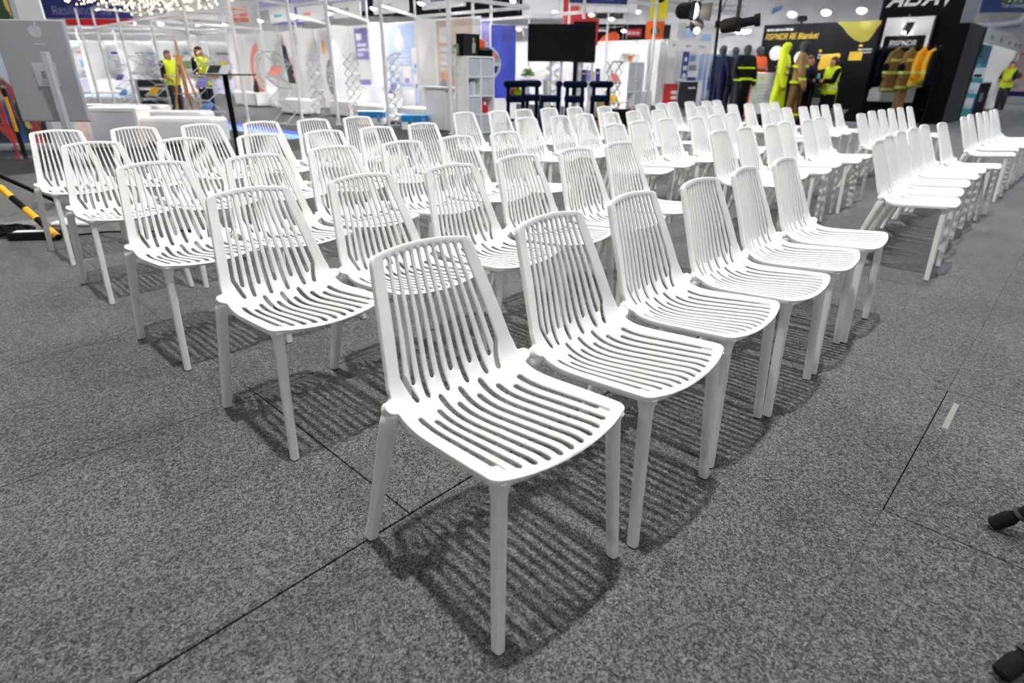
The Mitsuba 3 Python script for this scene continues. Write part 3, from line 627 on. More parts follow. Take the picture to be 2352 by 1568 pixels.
# ------------------------------------------------------------------ left foreground: cables, striped leg, monitor on its stand
mon = thing('monitor', 'large silver grey monitor with a pale fruit logo, seen from behind on its pole', 'monitor')
mx, my = -3.74, 5.1
Mm = mv(-3.92, 5.30, 0, math.radians(3))
obj('housing', tf(rbox(-.285, .272, -.02, .02, .825, 1.595, .014), Mm), 'space_grey', mon)
obj('screen', tf(box(-.272, .26, .0201, .022, .84, 1.58), Mm), 'black_gloss', mon)
apple = so.unary_union([sg.Polygon(disc_pts(-.017, 0, .031, sx=.95)), sg.Polygon(disc_pts(.017, 0, .031, sx=.95)), sg.Polygon(disc_pts(-.010, -.017, .026)), sg.Polygon(disc_pts(.010, -.017, .026))]).difference(sg.Polygon(disc_pts(.055, .004, .019))).difference(sg.Polygon(disc_pts(0, -.05, .012)))
leaf = sg.Polygon(disc_pts(0, .048, .019)).intersection(sg.Polygon(disc_pts(.016, .034, .019)))
obj('logo', tf(cat([upright(prism(g, .002)) for g in [apple.simplify(.0008), leaf]]), Mm @ mv(.045, -.019, 1.515, 0, 0, 0, 1.15)), 'silver_metal', mon)
obj('vent_slot', tf(rbox(-.005, .10, -.0222, -.0195, 1.413, 1.424, .002), Mm), 'silver_metal', mon)
obj('mount_plate', tf(rbox(-.06, .13, -.034, -.019, 1.10, 1.28, .01), Mm), 'silver_metal', mon)
obj('mount_hub', tf(cat([tf(cyl(.045, 0, .05, 24), trimesh.transformations.rotation_matrix(PI / 2, (1, 0, 0))).apply_translation((.06, -.033, 1.19)), beam((.06, -.08, 1.19), (.165, -.15, 1.19), .05, .06)]), Mm), 'chrome', mon)
st = thing('monitor_stand', 'silver pole stand with a flat white base carrying the grey monitor', 'stand')
obj('pole', tf(rbox(.135, .19, -.185, -.14, .03, 1.36, .008), Mm), 'silver_metal', st)
obj('base', tf(rbox(-.09, .29, -.36, .06, .003, .035, .012), Mm), 'white_gloss', st)
# striped leg
leg_t = thing('striped_leg', 'black stand leg with yellow safety stripes reaching the floor at far left', 'stand')
p0, p1 = np.array([-3.60, 4.50, .022]), at(0, 430, 4.78); d_ = (p1 - p0)
far = p0 + d_ * 1.5
obj('pole', bar(p0, far, .024, 14), 'rubber', leg_t)
for a, b in ((.02, .16), (.36, .56), (.79, 1.0), (1.15, 1.3)):
    obj('stripe', bar(p0 + d_ * a, p0 + d_ * b, .0262, 14), 'safety_yellow', leg_t)
obj('hub', tf(cyl(.05, -.16, .1, 20), mv(*far)), 'rubber', leg_t)
obj('mast', cyl(.026, .02, 2.2, 16, far[0], far[1]), 'rubber', leg_t)
for a in (100, 225): obj('leg', bar((far[0], far[1], far[2]), (far[0] + 1.0 * math.cos(math.radians(a)), far[1] + 1.0 * math.sin(math.radians(a)), .022), .02, 12), 'rubber', leg_t)
# cables, power box
rr = random.Random(3); pts = []
cx, cy = fl(15, 540)[:2]
for i in range(240):
    a = i * .33; R = .10 + .06 * math.sin(i * .37) + .02 * rr.random(); pts.append((cx + R * math.cos(a) * 1.3, cy + R * math.sin(a) * .8, .012 + .035 * abs(math.sin(i * .71)) + .012 * rr.random()))
pts += [(cx + .2 + .1 * i, cy + .03 * math.sin(i * 1.3), .010) for i in range(1, 4)]
cs_ = CubicSpline(np.arange(len(pts)), np.array(pts))(np.linspace(0, len(pts) - 1, 700))
one('cable', tube(cs_, .0065, 7), 'rubber', 'tangle of black cable lying on the carpet at the far left edge', 'cable')
px_, py_ = fl(82, 549)[:2]
pb = thing('power_box', 'flat black power box with a white label on top, on the carpet at far left', 'power box')
Mp = mv(px_, py_, 0, math.radians(10))
obj('body', tf(rbox(-.17, .19, -.05, .07, .002, .062, .008), Mp), 'rubber', pb); obj('label', tf(box(-.14, .1, -.02, .05, .0625, .0635), Mp), 'pale_grey', pb)
one('cable', tube([(px_ + .22, py_ + .08, .01), (px_ + .45, py_ + .22, .01), (px_ + .75, py_ + .22, .012), (px_ + 1.15, py_ + .3, .01)], .007, 8), 'rubber', 'black cable running from the power box to the white monitor base', 'cable')
# banner wall and stanchion on the far left
bt = thing('banner_wall', 'tall printed banner of coloured flags behind the grey monitor', 'banner')
def flags_fn(p, n, uv):
    u = p.x * .98 + p.y * .2; w = p.z
    base = mix((.55, .66, .80), (.80, .84, .90), noise(u * 2.2, w * 1.6, 3.0))
    base = mix((.02, .025, .05), base, smoothstep(.9, 1.55, w + .5 * noise(u * 3.0, 1.0, 2.0)))
    s = smoothstep(.50, .64, fbm(u * 7.0 + w * 2.2, w * 1.3, 1.0)); base = mix(base, (.50, .07, .05), s)
    s = smoothstep(.54, .66, fbm(u * 7.0 - w * 1.5, w * 1.5, 8.0)); base = mix(base, (.03, .09, .32), s)
    s = smoothstep(.58, .68, fbm(u * 9.0 + w * 1.0, w * 2.0, 15.0)); base = mix(base, (.03, .06, .04), s)
    s = smoothstep(.62, .70, fbm(u * 12.0 + w * 1.0, w * 4.0, 25.0)); return mix(base, (.70, .50, .10), s)
mat('flags_print', proc(flags_fn), .45)
bx, by = fl(95, 345)[:2]
Mb = mv(bx + .20, by, 0, math.radians(8))
obj('print', tf(cbox(-2.6, 0, -.012, .012, .12, 2.9, .004), Mb), 'flags_print', bt); obj('foot', tf(rbox(-2.6, 0.05, -.14, .14, .0, .12, .03), Mb), 'silver_metal', bt)
pp = thing('white_pillar', 'plain white pillar board standing right of the flag banner', 'pillar')
obj('panel', tf(cbox(.09, .44, .0, .06, .0, 2.9, .005), Mb), 'white_gloss', pp); obj('edge_profile', tf(cbox(.02, .088, -.01, .07, 0, 2.9, .006), Mb), 'steel', pp)
sx_, sy_ = fl(45, 363)[:2]
sp = thing('stanchion', 'black barrier post with a yellow striped belt and domed silver base', 'barrier')
obj('base', tf(lathe([(0, .0), (.19, 0), (.19, .008), (.10, .03), (.03, .045), (0, .045)], 32), mv(sx_ + .05, sy_)), 'chrome', sp)
obj('post', cyl(.030, .02, .96, 20, sx_ + .1, sy_), 'rubber', sp); obj('belt', tf(cbox(.0, .045, -.05, -.028, .38, .86, .004), mv(sx_ + .1, sy_)), 'safety_yellow', sp); obj('knob', tf(trimesh.creation.icosphere(2, .04), mv(sx_ + .1, sy_, .99)), 'chrome', sp)
rs = thing('red_rail', 'thin red rail stand at the far left edge behind the stanchion', 'stand')
q0, q1 = at(33, 330, 8.9), at(0, 235, 8.9)
obj('leg', bar(q0, q1 + (q1 - q0) * 1.2, .012, 10), 'red', rs); obj('bar', bar(at(-60, 286, 8.9), at(16, 285, 8.9), .01, 10), 'red', rs); obj('foot', bar((q0[0], q0[1], .02), q0, .012, 10), 'red', rs)

# ------------------------------------------------------------------ white benches and counter on the left
def bench(name, M, w, d, h, label, r=.07, group='white upholstered benches and cubes'):
    t = thing(name, label, 'bench', group)
    obj('cushion', tf(rbox(-w / 2, w / 2, -d / 2, d / 2, .03, h, r, 3), M), 'white_gloss', t, smooth=50)
    obj('foot', tf(cat([cyl(.025, 0, .04, 12, sx * (w / 2 - .12), sy * (d / 2 - .12)) for sx in (-1, 1) for sy in (-1, 1)]), M), 'black_matt', t)
    return t
bench('bench', mv(-5.95, 11.1, 0, math.radians(-2)), 1.36, .62, .47, 'long white rounded bench nearest the striped chairs, left of the lectern')
bench('bench', mv(-7.1, 12.9, 0, math.radians(-2)), 1.5, .6, .47, 'white rounded bench behind the long bench, with its end showing')
bench('bench', mv(-9.6, 15.2, 0, math.radians(-2)), 2.2, .6, .46, 'white rounded bench furthest back behind the grey fronted counter')
ct = thing('counter', 'white counter with a pale grey front panel left of the benches', 'counter')
Mc = mv(*fl(275, 338)[:2], 0, math.radians(6))
obj('body', tf(cbox(-.75, .38, .0, .55, 0, .60, .008), Mc), 'peach_wall', ct); obj('top', tf(cbox(-.48, .42, -.03, .58, .60, .64, .006), Mc), 'white_gloss', ct)
obj('front_panel', tf(cbox(-.36, .36, -.02, -.001, .04, .58, .004), Mc), 'pale_grey', ct); obj('frame', tf(cat([cbox(-.42, -.365, -.03, 0, .0, .60), cbox(.365, .42, -.03, 0, .0, .60), cbox(-.365, .365, -.03, -.001, .582, .60)]), Mc), 'white_gloss', ct)
# lectern
lt = thing('lectern', 'slim black lectern stand with a flat top and a tilted document holder', 'lectern')
lx, ly = -4.47, 9.82
obj('pole', tf(rbox(-.035, .035, -.03, .03, .02, 1.17, .008), mv(lx, ly, 0, .3)), 'black_matt', lt); obj('base', tf(rbox(-.25, .25, -.2, .2, .0, .022, .006), mv(lx, ly, 0, .3)), 'black_matt', lt)
obj('shelf', tf(rbox(-.36, .36, -.18, .18, 1.17, 1.185, .005), mv(lx + .06, ly, 0, .1)), 'black_matt', lt); obj('holder', tf(cbox(-.17, .15, -.13, .13, -.006, .006, .002), mv(lx - .08, ly, 1.245, .1, 0.5)), 'steel', lt); obj('sheet', tf(cbox(-.15, .02, -.11, .11, .007, .010, .001), mv(lx - .08, ly, 1.245, .1, 0.5)), 'charcoal', lt)

# ------------------------------------------------------------------ zigzag literature racks
def zigzag(M, n=6, w=.27, h=1.5, label='', filled=(), d=.17, col='steel', cross=True):
    t = thing('literature_rack', label, 'rack', 'folding zigzag literature racks'); step = h / n
    for k in range(n):
        s = 1 if k % 2 == 0 else -1; z0, z1 = k * step + .03, (k + 1) * step + .03
        for x in (-w / 2, w / 2):
            obj('rod', tf(bar((x, -s * d, z0), (x, s * d, z1), .012, 8), M), col, t)
            if cross: obj('rod', tf(bar((x, s * d, z0), (x, -s * d, z1), .009, 8), M), col, t)
        if k % 2 == 1 or k == n - 1 or not cross:
            obj('tray', tf(beam((-w / 2, -s * d, z0 + .01), (w / 2, -s * d, z0 + .01), .045, .035), M), 'white_gloss', t)
            obj('cross_rod', tf(bar((-w / 2, s * d, z1), (w / 2, s * d, z1), .010, 8), M), col, t)
            obj('pocket', tf(trimesh.Trimesh([(-w / 2, -d, z0), (w / 2, -d, z0), (w / 2, d * .9, z1), (-w / 2, d * .9, z1)], [(0, 1, 2), (0, 2, 3)], process=False), M), 'acrylic', t, smooth=False)
        if k in filled:
            obj('leaflets', tf(cbox(-w * .36, w * .36, -.008, .008, 0, .24, .002), M @ mv(0, -d * .8, z0 + .03, 0, -.7)), ['coral', 'sky_blue', 'gold', 'violet'][k % 4], t)
    obj('foot', tf(cat([beam((-w / 2, -d - .05, .012), (-w / 2, d + .05, .012), .02, .02), beam((w / 2, -d - .05, .012), (w / 2, d + .05, .012), .02, .02)]), M), col, t)
    return t
for i, (e, n, yaw, filled, txt) in enumerate(((7.3, 27.4, -.9, (1, 3), 'leftmost of the far group'), (7.3, 25.0, -.9, (), 'second in the far group'), (7.2, 23.2, -.9, (2,), 'third in the far group'), (6.0, 19.6, -.9, (0, 2), 'standing in front of the visitor with the backpack'),
                                             (5.9, 15.7, -.9, (0, 1, 3), 'just behind the black lectern'), (7.4, 15.0, -.9, (4,), 'right of the lectern before the dark figure poster'), (9.6, 17.2, -2.2, (), 'before the brown oval poster'), (9.3, 14.7, -2.2, (), 'before the violet poster'), (9.35, 12.95, -2.2, (3,), 'beside the blue poster with cards'))):
    x, y = en(e, n); zigzag(mv(x, y, 0, yaw + (.55 if i < 6 else 0)), 7 if i > 5 else 6, .44 if i < 6 else .25, 1.62, f'silver folding zigzag literature rack, {txt}', filled, .17 if i > 5 else .22, cross=i > 5)

# ------------------------------------------------------------------ visitors, easel, cart
v1 = thing('person', 'person in a grey cap and hi-vis vest wearing a dark red backpack', 'person')
x, y = -10.35, 19.2
Mv = mv(x, y, 0, math.radians(62))
figure(v1, Mv, 1.74, pose=dict(elr=(-.15, -.02, .64), wrr=(-.12, -.13, .56), ell=(.15, -.02, .64), wrl=(.10, -.14, .58)), hair='hair_grey', top='cloth_black', sleeve=.45, vest='hivis', trousers='charcoal', tapes=[('torso', .60, .63, 'silver_tape')])
bp = one('backpack', tf(rbox(-.17, .17, .10, .30, .98, 1.48, .08), Mv), 'maroon', 'dark red backpack on the back of the visitor in the grey cap', 'backpack', smooth=50)
v2 = thing('person', 'person with brown hair in a hi-vis vest right of the wooden easel', 'person')
figure(v2, mv(-8.62, 17.6, 0, math.radians(70)), 1.80, pose=dict(look=(0, -1, .25), elr=(-.14, -.02, .63), wrr=(-.10, -.16, .61), ell=(.14, -.02, .63), wrl=(.10, -.16, .60)), hair='hair_brown', top='cloth_black', sleeve=.45, vest='hivis', trousers='cloth_black', tapes=[('torso', .575, .6, 'silver_tape')])
ea = thing('easel', 'tall light wooden easel between the two visitors in hi-vis vests', 'easel')
x, y = -9.4, 18.0; Me = mv(x, y, 0, math.radians(20))
for k, (a, b) in enumerate((((-.36, -.1, 0), (-.03, 0, 1.62)), ((.36, -.1, 0), (.03, 0, 1.62)), ((.0, .65, 0), (0, .03, 1.55)), ((0, -.05, .45), (0, 0, 1.98)))): obj('leg' if k < 3 else 'mast', tf(beam(a, b, .05, .035), Me), 'wood', ea)
obj('ledge', tf(beam((-.3, -.1, .62), (.3, -.1, .62), .06, .03), Me), 'wood', ea); obj('crossbar', tf(beam((-.14, -.02, 1.58), (.14, -.02, 1.58), .03, .05), Me), 'wood', ea)
crt = thing('cart', 'grey trolley with black crates left of the backpack visitor', 'cart')
Mk = mv(-11.3, 19.7, 0, math.radians(25))
for x0 in (-.42, .38):
    for y0 in (-.25, .21): obj('post', tf(cbox(x0, x0 + .04, y0, y0 + .04, .1, .95), Mk), 'steel', crt)
for z in (.12, .42, .72): obj('shelf', tf(cbox(-.42, .42, -.25, .25, z, z + .03), Mk), 'steel', crt); obj('crate', tf(rbox(-.36, .36, -.22, .22, z + .03, z + .23, .02), Mk), 'charcoal', crt)
for x0 in (-.38, .38):
    for y0 in (-.2, .2): obj('wheel', tf(tf(cyl(.05, -.015, .015, 14), trimesh.transformations.rotation_matrix(PI / 2, (1, 0, 0))), Mk @ mv(x0, y0, .05)), 'rubber', crt)
    
# ------------------------------------------------------------------ white cubes, counters, cartons before the booth wall
def cube_at(e, n, w, d, h, label, r=.04):
    t = thing('seat_cube', label, 'bench', 'white upholstered benches and cubes'); obj('cushion', tf(rbox(0, w, 0, d, .025, h, r, 3), ME(e, n)), 'white_gloss', t, smooth=50)
    obj('foot', tf(cat([cyl(.02, 0, .03, 10, a, b) for a in (.08, w - .08) for b in (.08, d - .08)]), ME(e, n)), 'black_matt', t)
cube_at(10.3, 24.8, 1.9, .6, .5, 'long white bench under the dark figure poster')
cube_at(9.3, 19.0, 1.3, .65, .45, 'white bench right of the frame post, under the brown oval poster')
cube_at(9.9, 17.1, 1.1, .6, .45, 'white bench under the pale seated figure poster')
cube_at(9.5, 15.2, 1.5, .6, .42, 'white bench behind the two blue and white cartons, left one')
cube_at(9.7, 13.4, 1.6, .6, .42, 'white bench under the light blue poster, right of the other')
for i, (e, n, w, h, lab) in enumerate(((11.0, 17.75, 1.0, .85, 'white box counter below the violet poster'), (11.0, 15.9, 1.05, .83, 'white box counter below the light blue poster'), (10.9, 23.2, .9, .95, 'white box counter below the brown oval poster'))):
    t = thing('box_counter', lab, 'counter'); obj('body', tf(cbox(0, w, 0, .45, 0, h - .03, .006), ME(e, n)), 'white_wall', t); obj('top', tf(cbox(-.02, w + .02, -.02, .47, h - .03, h, .006), ME(e, n)), 'white_gloss', t)
rc = thing('reception_counter', 'white reception counter with a rounded end, left of the grey box shelf', 'counter')
Mr = ME(9.35, 11.75)
obj('body', tf(rbox(0, .72, 0, .42, 0, .9, .02), Mr), 'white_wall', rc); obj('column', tf(cyl(.20, 0, .9, 32, .80, .22), Mr), 'white_gloss', rc); obj('top', tf(rbox(-.04, 1.02, -.05, .47, .9, .94, .015), Mr), 'white_gloss', rc)
one('bag', tf(join([hullm((( -.1, 0, .07), .07), ((.1, 0, .07), .07), ((.03, 0, .36), .05)), hullm(((.03, 0, .36), .03), ((.04, 0, .45), .02))], .03, 3), ME(10.5, 23.2, .5)), 'black_matt', 'small black bag standing on the white bench below the dark figure poster', 'bag', smooth=60)
for i, (px, py, w, rz, lab) in enumerate(((853, 287, .62, -.05, 'blue and white carton, left of the two on the floor behind the chairs'), (952, 298, .62, .08, 'blue and white carton with open flaps, right of the two on the floor'))):
    bx_, by_ = fl(px, py)[:2]; t = thing('carton', lab, 'box'); Mx = mv(bx_, by_ + .2, 0, rz)
    obj('body', tf(cbox(-w / 2, w / 2, -.19, .19, 0, .17, .004), Mx), 'white_wall', t); obj('band', tf(cbox(-w / 2 - .001, w / 2 + .001, -.191, .191, .17, .31, .004), Mx), 'box_blue', t)
    obj('print', tf(sheet(w / 2 - .14, w / 2 - .06, .06, .27, -.194, .003), Mx), 'sky_blue', t)
    if i == 0: obj('lid', tf(cbox(-w / 2 - .004, w / 2 + .004, -.195, .195, .31, .325, .004), Mx), 'white_wall', t)
    else:
        obj('flap', tf(cbox(-w / 2, w / 2, 0, .19, -.003, .003, .001), Mx @ mv(0, .19, .31, 0, -.35)), 'charcoal', t); obj('flap', tf(cbox(-.16, 0, -.19, .19, -.003, .003, .001), Mx @ mv(-w / 2, 0, .31, 0, 0, .3)), 'white_wall', t)
        obj('sticker', tf(poly(disc_pts(0, 0, .04), 0, .003), Mx @ mv(-.12, -.195, .16)), 'green', t)
# blue carpet runners along the booths
for e, w, m in ((6.35, .5, 'sky_blue'), (6.9, .4, 'royal')):
    pass
mat('runner_light', carpet_fn(hexc('6f9cc4'), hexc('a7c6e0')), .95, spec=.1); mat('runner_blue', carpet_fn(hexc('3440c0'), hexc('6a78e8')), .95, spec=.1)
obj('carpet_runner', slab_en(5.75, 6.3, 11.6, 26, 0, .004), 'runner_light', 'floor', smooth=False, label='light blue carpet runner along the booths')
obj('carpet_runner', slab_en(6.32, 6.62, 11.6, 18, 0, .0045), 'runner_blue', 'floor', smooth=False, label='royal blue carpet runner along the booths')

# ------------------------------------------------------------------ far booths on the left
fw = thing('far_booth', 'long bright white booth row far off on the left, full of posters', 'booth')
Y = 37.0
obj('wall_panel', cbox(-36, -15.5, Y, Y + .1, 0, 2.7, .01), 'white_wall', fw)
for i, xx in enumerate(np.arange(-35.5, -15.4, 2.0)):
    obj('post', cbox(xx - .04, xx + .04, Y - 2.0, Y - 1.92, 0, 3.2, .01), 'alu_white', fw); obj('side_wall', cbox(xx - .03, xx + .03, Y - 1.9, Y - .001, 0, 2.6, .01), 'white_wall', fw)
for z in (2.55, 2.95, 3.2): obj('beam', cbox(-36, -15.5, Y - 2.0, Y - 1.93, z, z + .06, .01), 'steel' if z > 2.6 else 'alu_white', fw)
cols = ['pale_blue', 'orange', 'lavender', 'teal', 'royal', 'green', 'sky_blue', 'pink', 'yellow', 'pale_grey']
for i, xx in enumerate(np.arange(-35.2, -16.5, 2.0)):
    t = thing('far_poster', f'small poster panel in the far white booth row, number {i + 1} from the left' if False else ['pale poster with a violet stripe', 'white poster with a yellow band', 'white poster with blue print', 'white poster with a pink column', 'white poster with orange bars', 'rainbow striped poster', 'white poster with a royal blue square', 'white poster with pale blue lines', 'white poster with teal print', 'white poster with grey print'][i % 10] + ' in the far white booth row', 'poster')
    obj('sheet', sheet(xx, xx + 1.3, .95, 2.3, Y - .06, .02), 'white_gloss', t)
    obj('block', sheet(xx + .1, xx + 1.2, 2.02, 2.14, Y - .07, .009), ['violet', 'yellow', 'royal', 'pink', 'orange', 'coral', 'royal', 'pale_blue', 'teal', 'mid_grey'][i % 10], t)
    obj('block', sheet(xx + .15, xx + .6, 1.3, 1.7, Y - .07, .009), cols[(i * 3 + 1) % 10], t); obj('text_lines', cat([scribble(xx + .15, xx + 1.15, 1.05 + .1 * k, .05, Y - .07, i * 5 + k) for k in range(2)]), 'mid_grey', t)
for i, xx in enumerate(np.arange(-35.35, -16.5, 2.0)):
    t = thing('skirted_table', f'white skirted table in the far booth row, {["first","second","third","fourth","fifth","sixth","seventh","eighth","ninth","tenth"][i]} from the left', 'table', 'white skirted tables in the far booth row')
    obj('top', rbox(xx, xx + 1.7, Y - 1.7, Y - 1.0, .72, .76, .015), 'white_gloss', t); obj('skirt', cbox(xx + .01, xx + 1.69, Y - 1.69, Y - 1.01, .02, .72, .01), 'lavender' if i % 2 else 'white_wall', t)
obj('far_stripes', cat([box(-36, -17, 30.5 + i * .55, 30.75 + i * .55, 0, .004) for i in range(7)]), 'runner_light', 'floor', smooth=False, label='blue striped carpet before the far booths')
for i, xx in enumerate(np.arange(-34, -16, 1.75)):
    arm_lamp(xx, Y - 1.95, 3.2, .15 * (i % 3 - 1), -.9, f'small white spot lamp over the far booth row, {["first","second","third","fourth","fifth","sixth","seventh","eighth","ninth","tenth","eleventh"][i]} from the left', p=4500, size=.14)
# hanging banners on the left
hb = thing('hanging_banner', 'long navy hanging banner with white lettering, red block and white top at upper left', 'banner')
M = mv(-17.25, 27.5, 0, math.radians(-5))
obj('cloth', tf(sheet(-6.5, 1.4, 3.55, 5.2, 0, .02), M), 'pale_grey', hb); obj('cloth', tf(sheet(-6.5, 1.4, 3.15, 3.95, -.012, .01), M), 'navy', hb); obj('cloth', tf(sheet(-1.6, 1.4, 2.9, 3.12, -.012, .01), M), 'red', hb)
obj('lettering', tf(words('Resilience Ga', .30, -2.1, 3.30, -.02), M), 'lavender', hb); obj('emblem', tf(scribble(-2.1, .2, 4.22, .36, -.016, 41), M), 'red', hb); obj('bar', tf(sheet(-2.2, 1.0, 4.75, 4.9, -.016, .004), M), 'red', hb)
for s in (-6, 1): obj('wire', tf(cyl(.01, 5.2, CEIL, 6, s, 0.01), M), 'steel', hb)
hb = thing('hanging_banner', 'ring shaped white hanging banner with green leaves, right of the fairy lights', 'banner')
M = mv(-13.2, 27.6, 0)
obj('cloth', tf(tube([(1.15 * math.cos(a), 1.15 * math.sin(a), 0) for a in np.linspace(0, 2 * PI, 40)[:-1]], .02, 6, closed=True), M @ mv(0, 0, 4.15)), 'white_gloss', hb)
obj('cloth', tf(trimesh.creation.annulus(1.12, 1.15, .95, sections=48), M @ mv(0, 0, 3.55)), 'white_gloss', hb)
for s in (-.45, .55): obj('leaf', tf(poly([(s, 3.95), (s + .3, 3.8), (s + .34, 3.68), (s + .14, 3.8)], -1.2 + abs(s) * .25, .02), M), 'green', hb)
for s in (-1, 1): obj('wire', tf(cyl(.01, 4.1, CEIL, 6, s * 1.1, 0), M), 'steel', hb)
hb = thing('hanging_banner', 'large lavender hanging banner with red figures under the black ceiling', 'banner')
M = mv(-12.0, 34.0, 0, math.radians(-6))
obj('cloth', tf(sheet(-2.2, 4.6, 4.0, 6.3, 0, .03), M), 'lavender', hb); obj('lettering', tf(cat([scribble(-1.6, -.8, 4.75, .5, -.02, 42), scribble(1.4, 2.6, 4.55, .6, -.02, 43)]), M), 'red', hb)
for s in (-2, 4.4): obj('wire', tf(cyl(.012, 6.3, CEIL, 6, s, .01), M), 'steel', hb)
hb = thing('sign_board', 'violet sign board with white emblem and lettering behind the booth frames', 'sign')
M = mv(-9.9, 28.5, 0, math.radians(-4))
obj('board', tf(cbox(-.65, .75, 0, .05, 3.05, 3.7, .01), M), 'violet', hb); obj('lettering', tf(scribble(-.4, .5, 3.14, .16, -.008, 44), M), 'white_gloss', hb); obj('emblem', tf(poly(disc_pts(-.3, 3.5, .1), -.008, .008), M), 'orange_soft', hb)
obj('stand', tf(cat([cyl(.03, 0, 3.1, 10, -.5, .1), cyl(.03, 0, 3.1, 10, .6, .1)]), M), 'alu_white', hb)
hb = thing('sign_board', 'white sign board with a coral brick print left of the violet one', 'sign')
M = mv(-12.3, 29.5, 0, math.radians(-4))
obj('board', tf(cbox(-.95, .95, 0, .05, 3.0, 4.05, .01), M), 'white_gloss', hb); obj('print', tf(cat([sheet(-.9 + .45 * (k % 3), -.5 + .45 * (k % 3), 3.2 + .22 * (k // 3), 3.38 + .22 * (k // 3), -.01, .008) for k in range(9)]), M), 'coral', hb)
obj('stand', tf(cat([cyl(.03, 0, 3.1, 10, -.6, .1), cyl(.03, 0, 3.1, 10, .6, .1)]), M), 'alu_white', hb)
# fairy lights
fy = thing('fairy_lights', 'swag of warm fairy lights hanging at the top left', 'lights')
R3 = random.Random(11); bulbs = []; wires = []
for s in range(5):
    P0 = np.array([-11.2 + .1 * s, 15.4 + .22 * s, 3.02]); P1 = np.array([-6.3, 15.0 + .24 * s, 3.10 - .02 * s])
    L = [tuple(P0 + (P1 - P0) * u - np.array([0, 0, (.36 + .05 * (s % 3)) * 4 * u * (1 - u) * (1 - .25 * u)])) for u in np.linspace(0, 1, 30)]
    wires.append(tube(L, .004, 5))
    for p in L[1:-1]:
        for _ in range(2):
            o = np.array([R3.gauss(0, .06), R3.gauss(0, .06), R3.gauss(0, .10) - .04]); bulbs.append(tf(lathe([(0, .03), (.014, .02), (.022, -.004), (.0, -.012)], 6), mv(*(np.array(p) + o)))); wires.append(bar(p, np.array(p) + o + np.array([0, 0, .025]), .002, 4))
obj('wire', wires, 'steel', fy); scene['bulb_glow'] = {'type': 'diffuse', 'reflectance': rgb(.8, .7, .5)}
kk = obj('bulbs', bulbs, 'bulb_glow', fy, smooth=False); labels[kk] = {'label': 'warm white bulbs', 'kind': 'stuff'}; emitter(kk, (1, .66, .28), 4.2, .6)

# ------------------------------------------------------------------ centre: shelves of grey boxes
def cube_shelf(M, label, cells, w=.81, d=.41, h=1.56, rows=4):
    "open cube shelf, front towards -y of M; cells: per row two entries, 'box' or 'open'"
    t = thing('cube_shelf', label, 'shelf'); th = .04; cw = (w - 3 * th) / 2; ch = (h - (rows + 1) * th) / rows
    obj('frame', tf(cat([cbox(0, th, 0, d, 0, h), cbox(w - th, w, 0, d, 0, h), cbox(0, w, 0, d, 0, th), cbox(0, w, 0, d, h - th, h)]), M), 'white_wall', t)
    obj('back', tf(cbox(th, w - th, d - .012, d - .004, th, h - th, .002), M), 'pale_grey', t); obj('divider', tf(cbox(th + cw, 2 * th + cw, .002, d - .013, th, h - th), M), 'white_wall', t)
    for r in range(1, rows): obj('shelf_board', tf(cat([cbox(th + .001, th + cw - .001, .003, d - .013, r * (ch + th), r * (ch + th) + th), cbox(2 * th + cw + .001, w - th - .001, .003, d - .013, r * (ch + th), r * (ch + th) + th)]), M), 'white_wall', t)
    for r, row in enumerate(cells):
        for c, what in enumerate(row):
            if what != 'box': continue
            x0 = th + c * (cw + th) + .012; z0 = h - th - (r + 1) * ch - r * th + .004
            b = thing('storage_box', f'grey fabric storage box, {["top", "second", "third", "bottom"][r]} row {["left", "right"][c]}, in the {label.split(",")[0]}', 'box', 'grey fabric boxes in the cube shelves')
            obj('body', tf(rbox(x0, x0 + cw - .024, .012, d - .03, z0, z0 + ch - .02, .012), M), 'pale_grey', b); obj('lid', tf(rbox(x0 - .003, x0 + cw - .021, .008, d - .03, z0 + ch - .085, z0 + ch - .016, .008), M), 'pale_grey', b)
    return t, th, cw, ch
MS = MN(9.07, 9.95)
t, th, cw, ch = cube_shelf(MS, 'tall cube shelf by the booth frame, four rows of two', [('box', 'box'), ('open', 'box'), ('box', 'open'), ('box', 'box')])
zrow = lambda r: 1.56 - th - (r + 1) * ch - r * th
for k, (m, hh) in enumerate((('maroon', .26), ('navy', .25), ('maroon', .27), ('sky_blue', .24), ('pale_grey', .27))):
    bk = thing('book', f'{["dark red", "navy", "second dark red", "light blue", "pale grey"][k]} book standing in the open left cell of the tall cube shelf', 'book'); x0 = th + .02 + k * .045
    obj('cover', tf(cbox(x0, x0 + .036, .05, .25, zrow(1) + .001, zrow(1) + hh, .003), MS), m, bk); obj('pages', tf(box(x0 + .004, x0 + .032, .048, .06, zrow(1) + .006, zrow(1) + hh - .006), MS), 'white_gloss', bk)
one('red_box', tf(rbox(th + .02, th + .17, .02, .2, zrow(1) + .001, zrow(1) + .12, .01), MS @ mv(.0, -.0, 0)), 'red', 'small red box in front of the books in the tall cube shelf', 'box') if False else None
rp = thing('pouch', 'red fabric pouch with a white patch in the tall cube shelf', 'pouch')
obj('body', tf(join([hullm(((0, 0, .06), .06), ((.16, 0, .06), .06), ((.03, 0, .2), .05), ((.13, 0, .2), .05))], .02, 4), MS @ mv(2 * th + cw + .06, .12, zrow(2) + .001)), 'red', rp, smooth=60)
obj('patch', tf(poly(disc_pts(.08, .2, .035), -.062, .006), MS @ mv(2 * th + cw + .06, .12, zrow(2))), 'white_gloss', rp)
pf = thing('picture_box', 'black framed picture of a person, leaning on top of the tall cube shelf', 'picture')
